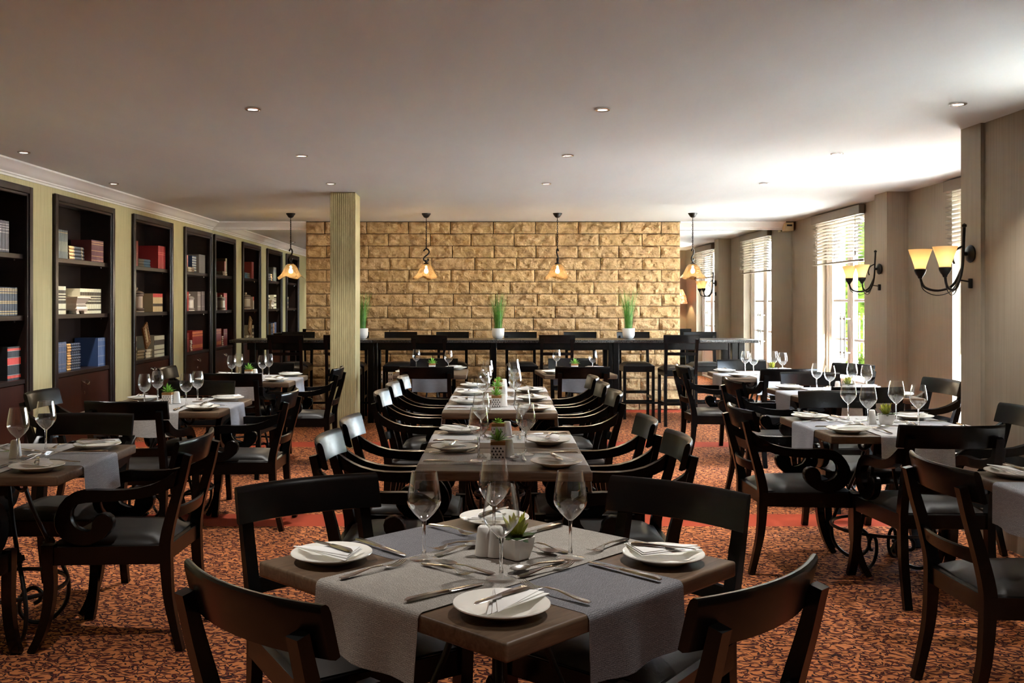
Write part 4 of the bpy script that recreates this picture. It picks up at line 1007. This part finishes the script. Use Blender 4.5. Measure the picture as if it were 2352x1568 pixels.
square(2.75, 7.25, -.015, 'middle one by the windows', 'middle window-side table', 0, 'round', 'plain', 'aloe', po=(.05, .0), so=(-.07, .02))
square(2.735, 9.10, -.015, 'farthest by the windows', 'farthest window-side table', 0, 'round', 'plain', 'aloe', po=(.08, .0), shk=False)
square(2.36, 3.44, -.02, 'cut by the right frame edge', 'table at the right frame edge', 2, 'tulip', 'plain', 'aloe')
for (cx, cy, ctab, ph, sx, sy, leaf) in ((-.345, 9.47, 'left back table', 'small one before the bar, left of centre', .68, .84, 'spiky'), (1.02, 9.42, 'right back table', 'small one before the bar, right of centre', .68, .72, 'spiky')):
    table('t', cx, cy, sx, sy, -.02 if cx < 0 else .06, ph)
    tag(obj('table_runner', runner_mesh(sy, .34, .16, 0, 'runner_cool', 1.5), None, (cx, cy, 0), PI/2), 'grey woven runner hanging towards the viewer on the ' + ctab, 'runner', 'woven runners')
    for s in (0, 2): setting((cx, cy), 0, sx/2, sy/2, s, CORN[s], ctab, 0, 'round', glass=(.16, -.13))
    centre((cx, cy), 0, ctab, 'dash', leaf, .0, .0, False)
NAMES = ['nearest centre-row table', 'second centre-row table', 'third centre-row table', 'fourth centre-row table', 'farthest centre-row table']
PH = ['nearest of five in the centre row', 'second of five in the centre row', 'third of five in the centre row', 'fourth of five in the centre row', 'farthest of five in the centre row']
for k, (cx, cy, pot, leaf) in enumerate(((.147, 4.17, 'tri', 'spiky'), (.166, 4.795, 'dash', 'broad'), (.200, 6.23, 'tri', 'spiky'), (.226, 6.86, 'dash', 'spiky'), (.250, 7.485, 'dash', 'broad'))):
    rot = -.03; table('t', cx, cy, .70, .617, rot, PH[k])
    tag(obj('table_runner', runner_mesh(.70, .30, .12, 0, 'runner_light', 1.0), None, (cx, cy, 0), rot), 'woven grey runner crossing the ' + NAMES[k], 'runner', 'woven runners')
    for s, pr in ((3, ('left side', 'left')), (1, ('right side', 'right'))):
        setting((cx, cy), rot, .617/2, .35, s, pr, NAMES[k], 2 if k < 2 else 1, 'tulip', glass=(.09, -.10))
    centre((cx, cy), rot, NAMES[k], pot, leaf, -.02, .0, True, .045, .035, TZ+.004)

# ------------------------------------------------------------------ lamps
def add_light(name, typ, loc, energy, col=(1,.8,.55), size=.03, parent=None, spot=None, blend=.6):
    l = bpy.data.lights.new(name, typ); l.energy = energy; l.color = col
    if typ in ('POINT', 'SPOT'): l.shadow_soft_size = size
    if typ == 'SPOT': l.spot_size = spot; l.spot_blend = blend
    o = bpy.data.objects.new(name, l); COL.objects.link(o); o.location = loc
    if parent: o.parent = parent
    return o
# recessed ceiling spots; those out of frame are added to light the front
DLR = meshof(lambda b: lathe(b, [(.062, .002), (.062, -.004), (.055, -.008), (.042, -.006), (.038, .01), (.04, .02)], 24), 'trim_ring', 'chrome', 40)
DLL = meshof(lambda b: lathe(b, [(.0, .0045), (.036, .005), (.036, .008), (0, .008)], 20), 'lens', 'downlight_glow')
DL = [(-1.19, 5.44), (.745, 5.45), (-3.16, 7.0), (-1.21, 7.16), (.724, 7.145), (2.647, 7.06), (-3.18, 8.83), (-1.23, 8.83), (.703, 8.83), (2.656, 8.83), (-3.13, 5.3), (2.64, 5.3), (-3.1, 2.7), (-1.15, 2.7), (.77, 2.7), (2.6, 2.7), (-1.15, .9), (.77, .9)]
ROWS = {5.44: 'front row', 7.16: 'middle row', 8.83: 'back row'}
for k, (x, y) in enumerate(DL):
    lab = ['front pair, left', 'front pair, right', 'middle row, leftmost', 'middle row, second from left', 'middle row, third from left', 'middle row, rightmost', 'back row, leftmost', 'back row, second from left', 'back row, third from left', 'back row, rightmost', 'added out of frame by the nearest bookcase', 'added out of frame by the near right wall', 'added out of frame overhead, far left', 'added out of frame overhead, left of the front table', 'added out of frame above the front table', 'added out of frame overhead, far right', 'added above the viewer, left', 'added above the viewer, right'][k]
    t = thing('downlight', 'small round recessed ceiling spotlight, ' + lab, 'light', (x, y, CEIL-.004), 0, 'recessed ceiling spots'); t.scale = (.72, .72, 1)
    obj('trim_ring', DLR, t); obj('lens', DLL, t, (0, 0, -.010))
    add_light('spot', 'SPOT', (0, 0, -.03), 17 if y < 3 else 18, (1, .97, .92), .03, t, 1.9, .8)
# pendants
def pshade(b, seed):
    n = 40; prof = [(.030, .0), (.054, -.014), (.076, -.045), (.094, -.085), (.115, -.125), (.145, -.158), (.165, -.172)]
    rs = []
    for i, (r, z) in enumerate(prof):
        q = (i/(len(prof)-1))**2; row = []
        for k in range(n):
            a = 2*PI*k/n; wv = math.sin(5*a+seed)+.35*math.sin(9*a+2*seed)
            row.append(b.verts.new(((r+q*.012*wv)*math.cos(a), (r+q*.012*wv)*math.sin(a), z-q*.017*wv)))
        rs.append(row)
    for i in range(len(rs)-1):
        for k in range(n): b.faces.new((rs[i][k], rs[i][(k+1) % n], rs[i+1][(k+1) % n], rs[i+1][k]))
def chain(b):
    z = -.085; k = 0
    while z > -.405:
        pts = []
        for j in range(9):
            a = 2*PI*j/8; u = .008*math.cos(a); v = .016*math.sin(a)
            pts.append((u, 0, z-.012+v) if k % 2 else (0, u, z-.012+v))
        tube(b, pts, .0025, 5, 0, False); z -= .024; k += 1
    tube(b, [(0, 0, -.05), (0, 0, -.09)], .004, 6); tube(b, [(0, .003, -.05), (.004, .003, -.2), (0, .003, -.42)], .0022, 5)
CAN = meshof(lambda b: lathe(b, [(0, 0), (.055, 0), (.055, -.008), (.042, -.028), (.03, -.045), (.024, -.05), (.012, -.056), (0, -.056)], 24), 'canopy', 'black_iron', 40)
CHN = meshof(chain, 'chain', 'black_iron', 60)
def scroll_s(b):
    pts = [(-.03, -.395), (-.02, -.378), (.006, -.366), (.03, -.382), (.034, -.412), (.012, -.438), (-.012, -.458), (-.032, -.484), (-.02, -.51), (.008, -.515), (.026, -.498), (.016, -.484)]
    pts = [(x, z-.06) for x, z in pts]
    tube(b, interp([(x, 0, z) for x, z in pts], 5), .0095, 8); tube(b, [(0, 0, -.405), (0, 0, -.43)], .004, 6); tube(b, [(0, 0, -.56), (0, 0, -.595)], .012, 8)
    lathe(b, [(0, -.59), (.02, -.592), (.034, -.605), (.036, -.615), (0, -.616)], 16)
SCR = meshof(scroll_s, 'scroll_hook', 'black_iron', 60)
BULB = meshof(lambda b: lathe(b, [(0, -.068), (.016, -.062), (.026, -.045), (.024, -.025), (.012, -.006), (.011, .01), (0, .01)], 16), 'bulb', 'bulb_glow', 60)
for k, (x, y) in enumerate(((-2.13, 11.82), (-.502, 11.82), (1.073, 11.80), (2.69, 11.78))):
    t = thing('pendant_lamp', 'amber glass pendant lamp over the bar, ' + ['in front of the left mirror', 'second from left', 'third from left', 'overlapping the right edge of the stone'][k], 'lamp', (x, y, CEIL), [1.2, .3, 1.75, .9][k], 'amber pendant lamps')
    obj('canopy', CAN, t); obj('chain', CHN, t); obj('scroll_hook', SCR, t)
    sh = obj('lamp_shade', meshof(lambda b: pshade(b, k*1.7+.4), 'lamp_shade', 'amber_glass', 70), t, (0, 0, -.605)); obj('bulb', BULB, sh, (0, 0, -.05))
    add_light('bulb_light', 'POINT', (0, 0, -.84), 2.2, (1, .80, .55), .05, t)
# wall sconces with two cone shades
def sconce(loc, rotz, label):
    """local +y sticks out of the wall"""
    t = thing('wall_sconce', label, 'lamp', loc, rotz, 'two-armed iron wall sconces')
    obj('back_plate', meshof(lambda b: [b.verts.new, lathe(b, [(0, 0), (.05, 0), (.055, .01), (.045, .022), (.02, .03), (0, .03)], 20)][1], 'back_plate', 'black_iron', 40), t, (0, 0, 0), (-PI/2, 0, 0))
    def stem(b):
        tube(b, interp([(0, .045, .16), (0, .05, .05), (0, .055, -.06), (0, .075, -.16), (0, .12, -.23)], 4), .009, 8)
        lathe(b, [(0, .155), (.014, .165), (.014, .178), (0, .188)], 12, 0, (0, .045)); tube(b, [(0, .02, 0), (0, .055, 0)], .012, 8)
        tube(b, interp([(0, .05, .05), (.0, .10, .02), (0, .115, -.03), (0, .105, -.06)], 4), .006, 6)
        bbox(b, -.012, .012, -.004, .02, -.21, -.15, .003, 1); tube(b, [(0, .01, -.17), (0, .07, -.16)], .005, 6)
    obj('stem', meshof(stem, 'stem', 'black_iron', 50), t)
    for sg in (-1, 1):
        def arm(b):
            tube(b, interp([(0, .06, -.09), (sg*.03, .10, -.19), (sg*.095, .16, -.222), (sg*.145, .22, -.20), (sg*.16, .24, -.14)], 5), .008, 8)
            tube(b, interp([(0, .07, -.13), (sg*.03, .11, -.225), (sg*.095, .17, -.252), (sg*.15, .225, -.215), (sg*.16, .24, -.145)], 5), .003, 5)
        ar = obj('arm', meshof(arm, 'arm', 'black_iron', 60), t)
        dz = -.045
        obj('cup', meshof(lambda b: lathe(b, [(r, z+dz) for r, z in [(0, -.105), (.012, -.10), (.016, -.088), (.026, -.075), (.034, -.058), (.036, -.045), (.03, -.04), (0, -.04)]], 16, 0, (sg*.16, .24)), 'cup', 'black_iron', 45), ar)
        obj('lamp_shade', meshof(lambda b: lathe(b, [(r, z+dz) for r, z in [(.030, -.045), (.036, -.02), (.052, .03), (.070, .08), (.069, .0805), (.051, .031), (.034, -.018), (.0, -.04)]], 24, 0, (sg*.16, .24)), 'lamp_shade', 'shade_glass', 50), ar)
        obj('bulb', meshof(lambda b: lathe(b, [(r, z+dz) for r, z in [(0, -.03), (.010, -.028), (.018, -.005), (.014, .018), (0, .026)]], 12, 0, (sg*.16, .24)), 'bulb', 'bulb_glow', 60), ar)
        add_light('sconce_light', 'POINT', (sg*.16, .24, .005), .03, (1, .84, .6), .02, t)
sconce((3.066, 5.99, 1.71), PI/2, 'two-armed iron wall sconce with lit cone shades on the near right wall')
sconce((4.04, 9.65, 1.745), PI/2, 'two-armed iron wall sconce with lit cone shades beside the far window')
# floor lamp standing behind the near right wall, seen in the mirror
t = thing('floor_lamp', 'floor lamp with floral shade reflected at the edge of the right mirror', 'lamp', (3.93, 6.62, 0))
obj('base', meshof(lambda b: lathe(b, [(0, 0), (.14, 0), (.14, .015), (.05, .04), (.02, .06), (0, .06)], 24), 'base', 'iron', 40), t)
obj('pole', meshof(lambda b: lathe(b, [(0, .05), (.012, .055), (.012, .6), (.022, .62), (.012, .65), (.014, 1.1), (.035, 1.2), (.012, 1.22), (.010, 1.42), (0, 1.42)], 12), 'pole', 'iron', 40), t)
obj('lamp_shade', meshof(lambda b: lathe(b, [(.19, 1.40), (.155, 1.55), (.10, 1.68), (.099, 1.679), (.153, 1.548), (.187, 1.402)], 28), 'lamp_shade', 'floral_shade', 50), t)
obj('bulb', meshof(lambda b: lathe(b, [(0, 1.42), (.015, 1.43), (.028, 1.47), (0, 1.51)], 12), 'bulb', 'bulb_glow', 60), t)
add_light('bulb_light', 'POINT', (0, 0, 1.54), 5, (1, .72, .4), .03, t)
# small things on the walls
s = thing('wall_socket', 'white double wall socket on the stone wall behind the bar', 'socket', (-1.045, 12.945, .44))
for dx in (-.075, .02):
    obj('socket_plate', meshof(lambda b: bbox(b, dx-.04, dx+.04, 0, .012, -.075, .075, .004, 1), 'socket_plate', 'socket_white'), s)
    obj('socket_holes', meshof(lambda b: [box(b, dx+q-.006, dx+q+.006, -.001, .002, z-.008, z+.008) for q in (-.014, .014) for z in (-.03, .03)], 'holes', 'print_black'), s)
v = thing('wall_sensor', 'small cream box with a dark slot at the end of the right cornice', 'sensor', (4.225, 12.99, 2.40))
obj('case', meshof(lambda b: bbox(b, -.055, .055, -.06, .08, -.04, .07, .008, 2), 'case', 'box_cream', 40), v); obj('slot', meshof(lambda b: box(b, -.035, .035, -.0605, -.058, .02, .045), 'slot', 'print_black'), v)
